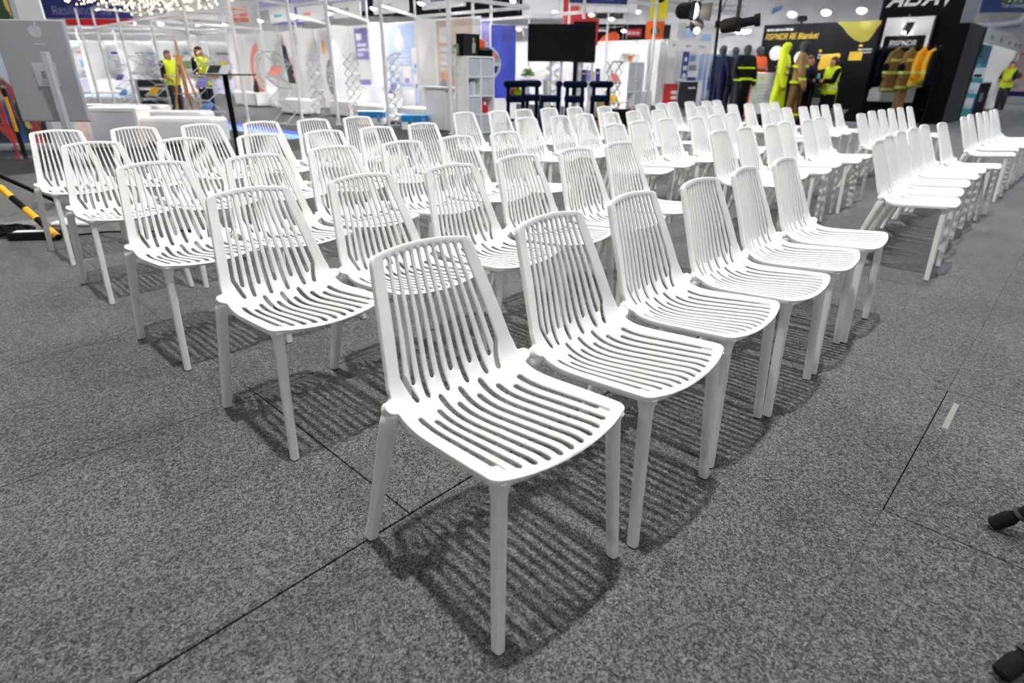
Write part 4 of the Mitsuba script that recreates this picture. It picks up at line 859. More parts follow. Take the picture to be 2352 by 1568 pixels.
obj('frame', tf(cbox(-.02, .47, .10, .30, 1.561, 1.97, .006), MS), 'black_matt', pf); obj('print', tf(sheet(.0, .40, 1.58, 1.95, .095, .004), MS), 'charcoal', pf)
obj('print_figure', tf(cat([poly([(.24, 1.62), (.33, 1.62), (.34, 1.80), (.30, 1.85), (.25, 1.8)], .092, .003)]), MS), 'pale_green', pf); obj('print_face', tf(poly(disc_pts(.285, 1.875, .026), .092, .003), MS), 'skin_print', pf)
one('felt_hat', tf(join([hullm(((-.08, 0, .03), .02), ((.08, 0, .03), .02)), hullm(((-.05, 0, .05), .045), ((.05, 0, .05), .045), ((-.035, 0, .16), .035), ((.04, 0, .15), .035))], .02, 3), MS @ mv(.58, .16, 1.695)), 'hivis_orange', 'orange red soft hat lying on the black box on the cube shelf', 'hat', smooth=60)
one('box', tf(cbox(.46, .80, .04, .32, 1.561, 1.68, .006), MS), 'black_matt', 'small black box under the orange hat on the tall cube shelf', 'box')
def trailing_plant(M, label, seed, n=8, drop=.45, pot='white_gloss'):
    t = thing('trailing_plant', label, 'plant', 'trailing plants on the cube shelves'); R = random.Random(seed)
    obj('pot', tf(lathe([(0, 0), (.055, 0), (.075, .12), (.068, .12), (.06, .1), (0, .1)], 20), M), pot, t)
    st_, lv = [], []
    for k in range(n):
        a = R.uniform(0, 2 * PI) if k > 2 else PI * (.8 + .3 * k); L = drop * R.uniform(.25, 1) if k % 2 else .08; r = R.uniform(.09, .16)
        P = [np.array([0, 0, .1]), np.array([.6 * r * math.cos(a), .6 * r * math.sin(a), .20]), np.array([r * math.cos(a), r * math.sin(a), .14]), np.array([1.15 * r * math.cos(a), 1.15 * r * math.sin(a), .12 - L])]
        C = CubicSpline(range(4), np.array(P))(np.linspace(0, 3, 16)); st_.append(tube(C, .004, 5))
        for c in C[3:]:
            for q in range(2):
                v = np.array([R.gauss(0, 1), R.gauss(0, 1), R.gauss(-.4, .6)]); v /= np.linalg.norm(v); w = np.cross(v, (0, 0, 1.0)); w /= max(np.linalg.norm(w), 1e-6); l = R.uniform(.025, .05)
                lv.append(trimesh.Trimesh([c, c + v * l * .5 + w * l * .32, c + v * l, c + v * l * .5 - w * l * .32, c + v * l * .5 + np.cross(v, w) * .006], [(0, 1, 4), (1, 2, 4), (2, 3, 4), (3, 0, 4)], process=False))
    obj('stems', tf(cat(st_), M), 'pale_green', t); k = obj('leaves', tf(cat(lv), M), 'pale_green', t, smooth=False); labels[k] = {'kind': 'stuff', 'label': 'small green leaves'}
    return t
trailing_plant(MS @ mv(.06, .28, 1.561), 'trailing green plant hanging down the side of the tall cube shelf', 5, 9, .75)
MS2 = MN(15.28, 10.04)
cube_shelf(MS2, 'white cube shelf right of the television, with a lower step beside it', [('box', 'box'), ('box', 'box'), ('open', 'box'), ('box', 'box')])
trailing_plant(MS2 @ mv(.10, .20, 1.561), 'trailing green plant on the white cube shelf right of the television', 6, 9, .8)
trailing_plant(MS2 @ mv(.60, .2, 1.561), 'small potted plant at the right end of the shelf beyond the television', 9, 5, .05)
one('orange_box', tf(cbox(.22, .34, .12, .24, 1.561, 1.72, .006), MS2), 'hivis_orange', 'small orange box beside the plant on the shelf beyond the television', 'box')
so_ = thing('low_cabinet', 'white low cabinet forming a step right of the far cube shelf', 'cabinet'); obj('body', tf(cbox(.83, 1.35, 0, .41, 0, .80, .006), MS2), 'white_wall', so_); obj('door', tf(cbox(.85, 1.33, -.016, -.001, .04, .76, .004), MS2), 'white_gloss', so_)
# violet and blue panels behind the shelf
vp = thing('violet_panel', 'violet panel with small white marks between white posts behind the tall cube shelf', 'panel'); Mv_ = ME(13.6, 14.55)
obj('board', tf(cbox(.0, .66, 0, .05, 0, 2.72, .005), Mv_), 'violet', vp); obj('top_band', tf(sheet(0, .66, 2.6, 2.72, -.005, .004), Mv_), 'royal', vp)
for k in range(9): obj('mark', tf(poly([(.10 + .22 * (k % 3), 1.6 + .3 * (k // 3) + .1 * (k % 2)), (.14 + .22 * (k % 3), 1.66 + .3 * (k // 3) + .1 * (k % 2)), (.06 + .22 * (k % 3), 1.66 + .3 * (k // 3) + .1 * (k % 2))], -.006, .004), Mv_), 'lavender', vp)
obj('post', tf(cat([cyl(.05, 0, 3.3, 14, -.06, 0), cyl(.05, 0, 3.3, 14, .72, 0)]), Mv_), 'alu_white', vp)
bb = thing('blue_banner', 'royal blue booth panel behind the prize wheel', 'banner'); M = mv(-.66, 17.05, 0, math.radians(-8))
obj('board', tf(cbox(.04, .68, 0, .05, .62, 2.36, .006), M), 'deep_blue', bb); obj('plinth', tf(cbox(.04, .68, -.02, .3, 0, .615, .006), M), 'white_wall', bb); obj('swirl', tf(poly([(.06, 2.3), (.35, 2.3), (.2, 1.2), (.06, .9)], -.006, .004), M), 'royal', bb)
pw = thing('prize_wheel', 'prize wheel with coloured sectors half hidden by the tall cube shelf', 'wheel'); Mw = mv(-.78, 16.55, 1.45, math.radians(-8))
secs = ['white_gloss', 'coral', 'navy', 'green', 'yellow', 'navy', 'white_gloss', 'coral', 'green', 'yellow', 'white_gloss', 'navy']
for k in range(12):
    a0, a1 = k * PI / 6 - .15, (k + 1) * PI / 6 - .15; obj('sector', tf(poly([(0, 0)] + [(.38 * math.cos(a), .38 * math.sin(a)) for a in np.linspace(a0, a1, 7)], -.02, .02), Mw), secs[k], pw)
obj('rim', tf(poly(arc_pts(0, 0, .38, .43, 0, 2 * PI, 48), -.035, .04), Mw), 'pale_grey', pw); obj('hub', tf(poly(disc_pts(0, 0, .05), -.05, .03), Mw), 'steel', pw)
for k in range(12): obj('peg', tf(poly(disc_pts(.405 * math.cos(k * PI / 6), .405 * math.sin(k * PI / 6), .02, 10), -.06, .025), Mw), 'white_gloss', pw)
obj('pointer', tf(poly([(-.03, .52), (.03, .52), (0, .38)], -.06, .02), Mw), 'pink', pw); obj('stand', tf(cat([cbox(-.03, .03, .025, .06, -1.43, .55), cbox(-.28, .28, -.15, .2, -1.45, -1.42)]), Mw), 'steel', pw)
# television on its stand
tv = thing('television', 'large black television on a silver stand behind the blue bar stools', 'television'); Mt = mv(1.02, 16.0, 0, math.radians(-3))
obj('housing', tf(rbox(-.70, .70, -.02, .03, 1.51, 2.33, .012), Mt), 'black_gloss', tv); obj('screen', tf(box(-.685, .685, -.0225, -.0202, 1.53, 2.315), Mt), 'black_gloss', tv)
ts = thing('television_stand', 'silver double pole stand carrying the television', 'stand')
obj('pole', tf(cyl(.03, .03, 1.9, 14, -.12, .07), Mt), 'steel', ts); obj('pole', tf(cyl(.03, .03, 1.9, 14, .14, .07), Mt), 'steel', ts); obj('base', tf(rbox(-.4, .4, -.25, .35, 0, .03, .01), Mt), 'steel', ts); obj('bracket', tf(cbox(-.2, .2, .03, .06, 1.75, 2.1), Mt), 'black_matt', ts)
t2 = thing('display_panel', 'black display panel with a red frame just behind the television', 'panel'); obj('board', tf(cbox(.42, 1.0, .55, .60, 1.5, 2.42, .008), Mt), 'black_gloss', t2); obj('frame', tf(cat([cbox(.98, 1.04, .53, .62, 1.9, 2.46), cbox(.40, 1.04, .53, .62, 2.42, 2.48)]), Mt), 'red', t2); obj('stand', tf(cat([cyl(.02, 0, 1.5, 10, .6, .57), cyl(.02, 0, 1.5, 10, .94, .57)]), Mt), 'steel', t2)
zigzag(mv(1.0, 16.7, 0, 1.3), 7, .26, 1.55, 'silver folding zigzag literature rack, behind the television stand', ())
zigzag(mv(2.58, 16.6, 0, .3), 6, .26, 1.5, 'dark folding zigzag literature rack, left of the far cube shelf', (2, 4), col='dark_grey')
# bar stools
def bar_stool(x, y, rz, label):
    t = thing('bar_stool', label, 'stool', 'dark blue velvet bar stools'); M = mv(x, y, 0, rz)
    obj('seat', tf(rbox(-.225, .225, -.235, .235, .64, .78, .05, 3), M), 'velvet', t, smooth=50)
    for sx in (-1, 1):
        obj('leg', tf(rbox(sx * .17 - .036, sx * .17 + .036, -.22, -.155, .0, .70, .012), M), 'velvet', t, smooth=40); obj('leg', tf(rbox(sx * .17 - .038, sx * .17 + .038, .155, .225, .0, .99, .012), M), 'velvet', t, smooth=40)
    obj('backrest', tf(hull_bar((-.21, .19, 1.02), (.21, .19, 1.02), .07), M), 'velvet', t, smooth=60); obj('footrest', tf(cat([beam((-.19, -.19, .25), (.19, -.19, .25), .03, .03), beam((-.19, .19, .25), (.19, .19, .25), .03, .03)]), M), 'velvet', t)
def hull_bar(a, b, r):
    q = m3.Manifold.batch_hull([sph(a, r, 20), sph(b, r, 20)]).to_mesh(); return trimesh.Trimesh(np.array(q.vert_properties[:, :3], float), np.array(q.tri_verts), process=False)
bar_stool(.03, 14.3, PI, 'dark blue velvet bar stool at the left with a folded vest on its seat')
bar_stool(.42, 15.1, PI - .3, 'dark blue velvet bar stool behind the leftmost one')
bar_stool(.83, 14.6, -PI / 2, 'dark blue velvet bar stool seen side on under the television')
bar_stool(1.38, 14.5, PI - .06, 'dark blue velvet bar stool right of the television pole')
bar_stool(2.04, 15.0, PI - .05, 'dark blue velvet bar stool at the right, before the dark literature rack')
for x, y in (): pass
vs = thing('folded_vest', 'folded yellow and orange hi-vis vest on the leftmost bar stool', 'vest')
obj('yellow_part', tf(join([hullm(((-.05, 0, .06), .05), ((.07, 0, .05), .05), ((.0, 0, .17), .05))], .02, 3), mv(.06, 14.3, .775)), 'hivis', vs, smooth=60); obj('orange_part', tf(join([hullm(((-.14, 0, .05), .045), ((-.1, .02, .12), .04)), hullm(((.14, .02, .05), .045), ((.13, .03, .1), .04))], .02, 3), mv(.06, 14.3, .775)), 'hivis_orange', vs, smooth=60)
# small tables with plants and leaflets
def high_table(x, y, w, h, label, legx=(.0,)):
    t = thing('high_table', label, 'table'); M = mv(x, y, 0, 0); obj('top', tf(rbox(-w / 2, w / 2, -.25, .25, h - .03, h, .01), M), 'white_gloss', t)
    for k in legx: obj('leg', tf(cbox(k - .06, k + .06, -.1, .1, .02, h - .03), M), 'pale_grey', t); obj('foot', tf(cbox(k - .2, k + .2, -.2, .2, 0, .02), M), 'pale_grey', t)
    return t
high_table(.55, 17.4, .85, 1.10, 'white high table with two green plants behind the left bar stools', (-.2, .3)); high_table(1.98, 16.5, .5, 1.06, 'small white high table with dark brochures right of the television pole')
def leafy(x, y, z, r, h, label, n=26, seed=2, m='green'):
    t = thing('potted_plant', label, 'plant'); R = random.Random(seed); obj('pot', tf(lathe([(0, 0), (.05, 0), (.065, .09), (0, .09)], 18), mv(x, y, z)), 'white_gloss', t); L = []
    for k in range(n):
        v = np.array([R.gauss(0, 1), R.gauss(0, .7), abs(R.gauss(0, .8))]); v /= np.linalg.norm(v); c = np.array([x, y, z + .08]) + v * r * R.uniform(.2, 1) * (1, 1, h / r); w = np.cross(v, (.2, 1, .3)); w /= np.linalg.norm(w); l = r * .55
        L.append(trimesh.Trimesh([c - v * l * .4, c + w * l * .4, c + v * l * .6, c - w * l * .4, c + np.cross(v, w) * l * .1], [(0, 1, 4), (1, 2, 4), (2, 3, 4), (3, 0, 4)], process=False))
    obj('leaves', cat(L), m, t, smooth=False)
leafy(.37, 17.35, 1.10, .17, .18, 'bushy dark green potted plant on the high table behind the bar stools', 60); leafy(.82, 17.4, 1.10, .06, .10, 'tiny potted plant on the right end of the high table', 16, 4, 'lime'); leafy(2.0, 16.0, .62, .06, .12, 'tiny green plant seen between the right bar stools', 14, 8)
one('stool_block', cbox(1.9, 2.1, 15.95, 16.1, 0, .62, .006), 'white_wall', 'narrow white plinth under the tiny plant between the stools', 'plinth')
for k, (dx, m, hh) in enumerate(((-.20, 'charcoal', .27), (-.08, 'violet', .26), (.03, 'beige', .24), (.17, 'navy', .30))):
    b = thing('brochure', f'{["dark", "violet", "beige", "navy"][k]} brochure standing on the small high table right of the television', 'brochure'); obj('cover', tf(cbox(-.06, .06, -.006, .006, 0, hh, .001), mv(1.98 + dx, 16.45, 1.061, .1 * k, -.12)), m, b); obj('title', tf(sheet(-.04, .04, hh * .6, hh * .75, -.009, .002), mv(1.98 + dx, 16.45, 1.061, .1 * k, -.12)), 'pale_grey', b)
ob = thing('bag', 'black bag with red handles on the floor left of the far cube shelf', 'bag'); obj('body', tf(rbox(-.35, .5, -.15, .15, .02, .42, .05), mv(2.85, 16.2)), 'black_matt', ob); obj('handle', tf(tube([(-.2, 0, .4), (-.12, 0, .58), (.05, 0, .58), (.12, 0, .4)], .012, 8), mv(2.85, 16.1)), 'red', ob)
one('paper_bag', cbox(2.10, 2.42, 15.75, 15.95, 0, .62, .006), 'cardboard', 'brown paper bag on the floor behind the right bar stool', 'bag')
# curved white wall and the booths behind it
cw_ = thing('white_booth_wall', 'plain white curved booth wall behind the television and the far shelf', 'wall')
for k in range(8):
    e_ = 24.3 + .05 * (k - 3.5) ** 2 * .3; obj('panel', tf(cbox(0, .64, 0, .05, 0, 2.6, .004), ME(e_, 18.9 - .65 * k)), 'white_wall', cw_)
wl = thing('white_booth_wall', 'plain white booth wall left of the television, with cabinets', 'wall'); obj('panel', tf(cbox(0, 3.6, 0, .05, 0, 2.45, .004), ME(20.3, 19.6)), 'white_wall', wl); obj('panel', tf(cbox(0, 3.2, 0, .05, 0, 2.3, .004), ME(20.5, 15.9)), 'white_wall', wl)
kb = thing('black_booth', 'black booth wall with a red framed sign behind the white curved wall', 'booth'); M = mv(3.2, 33, 0, 0)
obj('wall_panel', tf(cbox(-.2, 4.6, 0, .08, 0, 3.5, .01), M), 'black_matt', kb); obj('sign', tf(rbox(2.35, 3.15, -.06, -.01, 2.95, 3.32, .02), M), 'red', kb); obj('lettering', tf(scribble(2.43, 3.07, 3.05, .17, -.066, 45), M), 'white_gloss', kb)
obj('rail', tf(tube([(.9, -.2, 2.2), (.9, -.2, 3.3), (2.2, -.2, 3.4), (2.2, -.2, 2.2)], .03, 8), M), 'steel', kb); obj('red_block', tf(cbox(-.1, .4, -.08, -.01, 2.5, 2.95), M), 'red', kb)  # plain red block at the left end of the booth wall
ob_ = thing('inflatable', 'orange rounded inflatable form above the white curved wall', 'inflatable'); obj('body', tf(join([hullm(((0, 0, 0), .42), ((.3, 0, .25), .3)), hullm(((-.1, 0, -1.2), .3), ((0, 0, 0), .4))], .08, 3), mv(4.45, 31.5, 2.55)), 'hivis_orange', ob_, smooth=60); obj('foot', tf(cyl(.25, -2.54, -1.2, 16), mv(4.4, 31.5, 2.55)), 'hivis_orange', ob_)
# roof truss behind
tr = thing('roof_truss', 'silver lattice truss carrying white lamps behind the yellow sign', 'truss')
A, B_ = np.array([3.8, 29.5, 3.9]), np.array([10.5, 30.5, 3.75])
for dz, dy in ((0, 0), (.35, 0), (.17, .3)): obj('chord', bar(A + (0, dy, dz), B_ + (0, dy, dz), .028, 10), 'steel', tr)
for k in range(16):
    u, v = A + (B_ - A) * k / 16, A + (B_ - A) * (k + .5) / 16; w = A + (B_ - A) * (k + 1) / 16; obj('brace', cat([bar(u, v + (0, 0, .35), .014, 6), bar(v + (0, 0, .35), w, .014, 6), bar(u, v + (0, .3, .17), .014, 6), bar(v + (0, .3, .17), w, .014, 6)]), 'steel', tr)
for k, u in enumerate((.12, .3, .5)):
    p = A + (B_ - A) * u; obj('hanger', cyl(.015, p[2], CEIL, 6, p[0], p[1] + .2), 'steel', tr)
for k, (x, y, z) in enumerate(((4.6, 29.4, 3.55), (5.5, 29.3, 3.5), (3.6, 29.4, 3.6))):
    arm_lamp(x, y, z, -.2, -.5, f'white flood lamp under the lattice truss, {["middle", "right", "left"][k]} one', p=350, size=.12, drop=CEIL)
# hanging signs
ys = thing('hanging_sign', 'yellow hanging sign with a black round mark at the top', 'sign'); M = mv(5.17, 24.0, 0, math.radians(2))
obj('panel', tf(cbox(-.31, .31, 0, .03, 3.06, 4.1, .006), M), 'yellow', ys); obj('mark', tf(poly(disc_pts(.02, 3.78, .2), -.008, .006), M), 'black_matt', ys); obj('lettering', tf(cat([sheet(-.06, -.02, 3.68, 3.88, -.014, .004), sheet(.06, .10, 3.68, 3.88, -.014, .004)]), M), 'yellow', ys); obj('wire', tf(cat([cyl(.008, 4.1, CEIL, 6, -.2, .015), cyl(.008, 4.1, CEIL, 6, .2, .015)]), M), 'steel', ys)
os_ = thing('hanging_sign', 'orange hanging sign with a white number 1 in a black disc', 'sign'); M = mv(5.20, 24.4, 0, math.radians(2))
obj('panel', tf(cbox(-.35, .33, 0, .03, 2.44, 3.02, .006), M), 'orange', os_); obj('disc', tf(poly(disc_pts(-.01, 2.70, .15), -.008, .006), M), 'black_matt', os_); obj('lettering', tf(words('1', .2, -.05, 2.60, -.014, bold=True), M), 'white_gloss', os_); obj('wire', tf(cat([cyl(.008, 3.02, 3.06, 6, -.2, .015), cyl(.008, 3.02, 3.06, 6, .2, .015)]), M), 'steel', os_); obj('hanger', tf(cat([cyl(.008, 3.02, CEIL, 6, -.28, .06), cyl(.008, 3.02, CEIL, 6, .28, .06)]), M), 'steel', os_)
ns = thing('hanging_sign', 'navy hanging sign with small white print above the television', 'sign'); M = mv(2.2, 17.0, 0, math.radians(12))
obj('panel', tf(cbox(-.85, .68, 0, .03, 2.86, 3.9, .006), M), 'navy', ns); obj('border', tf(cat([cbox(.68, .72, -.006, .036, 2.80, 3.9), cbox(-.85, .72, -.006, .036, 2.80, 2.86)]), M), 'white_gloss', ns); obj('lettering', tf(scribble(-.02, .32, 2.95, .05, -.006, 46), M), 'lavender', ns); obj('wire', tf(cat([cyl(.008, 3.9, CEIL, 6, -.6, .015), cyl(.008, 3.9, CEIL, 6, .5, .015)]), M), 'steel', ns)
rb_ = thing('red_booth_header', 'red and white booth header boards above the television', 'sign'); M = mv(1.3, 20.3, 0, math.radians(-6))
obj('board', tf(cbox(-1.1, .16, 0, .3, 2.78, 3.55, .01), M), 'white_wall', rb_); obj('board', tf(cbox(.17, .62, .1, .4, 2.62, 3.6, .01), M), 'red', rb_); obj('board', tf(cbox(.63, 1.1, .2, .5, 2.62, 2.9, .01), M), 'red', rb_); obj('board', tf(cbox(.63, 2.4, .3, .5, 2.95, 3.5, .01), M), 'white_wall', rb_); obj('post', tf(cat([cyl(.04, 0, 3.4, 12, .35, .05), cyl(.03, 0, 3.0, 12, -.9, .35), cyl(.03, 0, 3.0, 12, 1.0, .55)]), M), 'alu_white', rb_)
frame('booth_frame', 'thin white booth frame around the television stand and bar stools', [(13.55, 15.6, H), (16.2, 9.9, H), (13.3, 10.2, 3.3), (19.0, 13.5, H)], H, [((13.55, 15.6, 2.62), (19.0, 13.5, 2.62)), ((13.3, 10.2, 3.02), (16.2, 9.9, 2.98)), ((11.38, 10.33, 3.28), (13.3, 10.2, 3.28)), ((13.3, 10.2, 3.28), (13.55, 15.6, 3.28)), ((13.3, 10.2, 2.64), (13.55, 15.6, 2.64)), ((13.3, 10.2, 3.28), (16.2, 9.9, 3.28))])
for k, (px, py, y) in enumerate(((1178, 12, 16.5), (1274, 36, 18), (1309, 2, 17), (1358, 43, 17.5), (1404, 52, 18), (1432, 79, 19), (1192, 75, 19))):
    p = at(px, py, y); arm_lamp(p[0] + .15, p[1] + .3, p[2] - .12, -.15, -.3, f'small white spot lamp over the booths by the television, {["first", "second", "third", "fourth", "fifth", "sixth", "seventh"][k]} from the left', p=3600, size=.075, drop=CEIL)
for k, (px, py, y) in enumerate(((878, 15, 20), (892, 14, 20))):
    p = at(px, py, y); arm_lamp(p[0] + .1, p[1] + .3, p[2] - .12, -.1, -.3, f'small white spot lamp beside the second sign board from the right, {["left", "right"][k]} of a pair', p=600, size=.08, drop=CEIL)
dr_ = one('black_drape', box(-17, 7.5, 46, 46.1, 4.75, CEIL), 'black_matt', 'black drape hanging high in front of the hall back wall', 'drape', smooth=False)

# ------------------------------------------------------------------ stage lamps on their stand
ls = thing('lamp_stand', 'tall thin black stand holding the stage lamps behind the chairs', 'stand')
sx0, sy0 = 3.78, 12.4
obj('pole', bar((sx0 + .10, sy0, .06), (sx0 - .0, sy0, 3.2), .024, 14), 'rubber', ls); obj('sleeve', bar((sx0 + .10, sy0, .06), (sx0 + .065, sy0, 1.2), .034, 14), 'rubber', ls); obj('crossbar', bar((sx0 - .75, sy0, 2.98), (sx0 + .7, sy0, 2.98), .022, 12), 'rubber', ls); obj('collar', tf(cyl(.045, 2.05, 2.16, 16), mv(sx0 + .02, sy0, 0)), 'rubber', ls)
for a in (90, 210, 330): obj('leg', bar((sx0 + .1, sy0, .55), (sx0 + .1 + .5 * math.cos(math.radians(a)), sy0 + .5 * math.sin(math.radians(a)), .02), .015, 10), 'rubber', ls)
fr = thing('stage_lamp', 'lit black stage lamp with open barn doors, left of the stand pole', 'lamp'); c = at(1594, 25, 12.2)
d = np.array([.62, -.75, -.06]); d /= np.linalg.norm(d); R = np.eye(4); zx = np.cross((0, 0, 1.0), d); zx /= np.linalg.norm(zx); R[:3, 0], R[:3, 1], R[:3, 2], R[:3, 3] = zx, np.cross(d, zx), d, c
obj('body', tf(lathe([(0, -.34), (.10, -.34), (.135, -.28), (.135, -.05), (.15, -.04), (.15, .02), (.135, .02), (.135, -.01), (0, -.01)], 28), R), 'rubber', fr); k = obj('lens', tf(cyl(.128, -.008, .0, 28), R), 'lamp_glow', fr); emitter(k, (1.0, .84, .58), 70)
for s, ax in ((1, 0), (-1, 0), (1, 1), (-1, 1)):
    a = np.array([s, 0.0]) if ax == 0 else np.array([0.0, s]); p = np.array([-a[1], a[0]])
    q = [np.r_[a * .15 + p * .12, .02], np.r_[a * .15 - p * .12, .02], np.r_[a * .25 - p * .15, .20], np.r_[a * .25 + p * .15, .20]]; V = np.array(q + [v + np.r_[a * .004, 0] for v in q])
    obj('barn_door', tf(trimesh.convex.convex_hull(V), R), 'charcoal', fr)
obj('yoke', cat([tube([c + zx * .16 + (0, 0, -.02), c + zx * .17 + (0, 0, .2), c + zx * .1 + (0, 0, .28), c - zx * .1 + (0, 0, .28), c - zx * .17 + (0, 0, .2), c - zx * .16 + (0, 0, -.02)], .012, 8), bar(c + (0, 0, .28), (c[0], c[1], 2.98), .014, 8)]), 'rubber', fr)
el = thing('stage_lamp', 'unlit long black profile stage lamp right of the stand pole', 'lamp'); c = at(1692, 55, 12.2)
d = np.array([.90, -.42, .16]); d /= np.linalg.norm(d); zx = np.cross((0, 0, 1.0), d); zx /= np.linalg.norm(zx); R = np.eye(4); R[:3, 0], R[:3, 1], R[:3, 2], R[:3, 3] = zx, np.cross(d, zx), d, c
obj('body', tf(lathe([(0, -.28), (.09, -.28), (.12, -.22), (.125, 0), (.09, .05), (.075, .06), (.075, .30), (.10, .31), (.11, .40), (.10, .40), (.085, .36), (0, .36)], 28), R), 'rubber', el); obj('lens', tf(trimesh.creation.icosphere(2, .08), R @ mv(0, 0, .345) @ np.diag([1, 1, .25, 1])), 'black_gloss', el); obj('gate', tf(cbox(-.11, .11, -.14, .10, .0, .07, .006), R), 'rubber', el)
obj('yoke', cat([tube([c + zx * .15 + (0, 0, -.02), c + zx * .15 + (0, 0, .42), c - zx * .1 + (0, 0, .48), c - zx * .15 + (0, 0, .42), c - zx * .15 + (0, 0, -.02)], .014, 8), bar(c + (0, 0, .46), (c[0], c[1], 2.98), .014, 8)]), 'rubber', el); obj('cable', tube([c - d * .28, c - d * .36 + (0, 0, .1), c - d * .22 + (0, 0, .5), c + (0, 0, .95)], .007, 6), 'rubber', el)
pl = thing('stage_lamp', 'small dark round lamp with a bright lens under the barn door lamp', 'lamp'); c = at(1600, 58, 12.6)
obj('body', tf(trimesh.creation.icosphere(3, .13), mv(*c)), 'dark_grey', pl, smooth=True); kk = obj('lens', tf(cyl(.05, 0, .012, 18), mv(c[0] - .01, c[1] - .10, c[2] - .10) @ trimesh.transformations.rotation_matrix(PI * .75, (1, 0, 0))), 'lamp_glow', pl); emitter(kk, (.95, .98, 1.0), 150); obj('bracket', cat([bar(c, c + (-.2, 0, -.04), .012, 8), bar(c + (0, 0, .1), (c[0], c[1], 2.98), .012, 8)]), 'rubber', pl)

# ------------------------------------------------------------------ mannequins in protective clothing
def dummy(px, py, y, rz, label, **kw):
    p = at(px, py, y); t = thing('mannequin', label, 'mannequin', 'mannequins in protective clothing'); figure(t, mv(p[0], p[1], .06, rz), kw.pop('H', 1.95), face=False, skin='dummy', **kw); obj('stand', cat([cyl(.26, 0, .02, 28, p[0], p[1]), cyl(.02, .02, .4, 10, p[0], p[1] + .06)]), 'steel', t); return p
ARM = dict(elr=(-.16, -.02, .63), wrr=(-.13, -.06, .47), ell=(.16, -.02, .63), wrl=(.13, -.06, .47))
dummy(1643, 240, 18.6, PI - 1.05, 'mannequin in navy overalls with an orange badge, leftmost of the group', top='cloth_navy', sleeve=1.0, trousers='cloth_navy', infl=.9, pose=ARM, tapes=())
dummy(1672, 240, 19.4, PI - .2, 'dark mannequin half hidden behind the one in the black jacket', top='cloth_black', sleeve=1.0, trousers='cloth_black', infl=1.2, pose=ARM)
dummy(1697, 240, 18.0, .25, 'mannequin in a black jacket with yellow reflective bands', top='cloth_black', sleeve=1.0, trousers='cloth_black', infl=1.5, pose=dict(elr=(-.17, .0, .64), wrr=(-.12, -.10, .50), ell=(.17, .0, .64), wrl=(.12, -.10, .50)), tapes=[('torso', .69, .715, 'hivis'), ('torso', .545, .575, 'hivis'), ('arms', .53, .555, 'hivis')])
dummy(1725, 240, 18.95, .5, 'mannequin in orange overalls with silver bands', top='hivis_orange', sleeve=1.0, trousers='hivis_orange', infl=1.8, pose=ARM, tapes=[('torso', .70, .72, 'silver_tape'), ('torso', .60, .62, 'silver_tape'), ('legs', .33, .35, 'silver_tape'), ('legs', .20, .22, 'silver_tape'), ('arms', .68, .70, 'silver_tape'), ('arms', .56, .58, 'silver_tape')])
p = dummy(1783, 240, 17.4, .95, 'mannequin in a hooded yellow rain suit with grey bands', H=1.98, top='hivis', sleeve=1.0, trousers='hivis', infl=1.3, pose=dict(elr=(-.19, -.03, .63), wrr=(-.18, -.09, .47), ell=(.19, .02, .63), wrl=(.18, .05, .47), knl=(.075, -.03, .28), knr=(-.075, .03, .28), anl=(.085, -.05, .045), anr=(-.085, .06, .045)), tapes=[('torso', .70, .715, 'silver_tape'), ('torso', .62, .635, 'silver_tape')])
key = 'mannequin_004'; hm = m3.Manifold.batch_boolean([hullm(((0, -.005, .942), .068), ((0, .02, .905), .062), ((0, .01, .85), .05))], m3.OpType.Add) - hullm(((0, -.10, .925), .055), ((0, -.15, .88), .06)); q = hm.to_mesh(); S = np.eye(4); S[:3, :3] *= 1.98
obj('hood', tf(trimesh.Trimesh(np.array(q.vert_properties[:, :3], float), np.array(q.tri_verts), process=False), mv(p[0], p[1], .06, .95) @ S), 'hivis', key, smooth=60)
dummy(1822, 240, 16.8, 1.1, 'mannequin in a brown firefighter coat with yellow bands and bare black head', H=2.0, top='tan', sleeve=1.0, trousers='tan_dark', infl=1.4, pose=dict(elr=(-.19, -.03, .63), wrr=(-.18, -.09, .47), ell=(.19, .02, .63), wrl=(.18, .05, .47), knl=(.075, -.03, .28), knr=(-.075, .03, .28), anl=(.085, -.05, .045), anr=(-.085, .06, .045)), tapes=[('torso', .685, .72, 'hivis'), ('torso', .50, .53, 'hivis'), ('arms', .54, .565, 'hivis'), ('legs', .10, .13, 'hivis')])
ib = thing('info_board', 'white leaning information board with a small orange mark between the mannequins', 'board'); Mi = mv(*at(1745, 240, 18.3)[:2], 0, .1)
obj('board', tf(cbox(-.32, .32, -.02, .02, .05, 1.32, .006), Mi @ mv(0, 0, 0, 0, -.06)), 'white_gloss', ib); obj('mark', tf(poly(disc_pts(-.02, 1.17, .05), -.026, .005), Mi @ mv(0, 0, 0, 0, -.06)), 'gold', ib); obj('text_lines', tf(cat([scribble(-.2, .22, .98 - .09 * k, .035, -.026, k) for k in range(6)]), Mi @ mv(0, 0, 0, 0, -.06)), 'pale_grey', ib); obj('foot', tf(cbox(-.3, .3, -.2, .2, 0, .04), Mi), 'steel', ib)
one('helmet', tf(join([hullm(((0, 0, .09), .09), ((0, .03, .07), .09)), hullm(((-.06, -.1, .03), .02), ((.06, -.1, .03), .02), ((0, .12, .03), .03))], .03, 3), mv(*at(1753, 262, 17.0))), 'gold', 'yellow safety helmet beside the leg of the rain suit mannequin', 'helmet', smooth=60)
hp = fl(1753, 285); one('helmet_plinth', cbox(at(1753, 262, 17.0)[0] - .14, at(1753, 262, 17.0)[0] + .14, 16.86, 17.14, 0, at(1753, 262, 17.0)[2], .006), 'black_matt', 'black plinth under the yellow safety helmet', 'plinth')

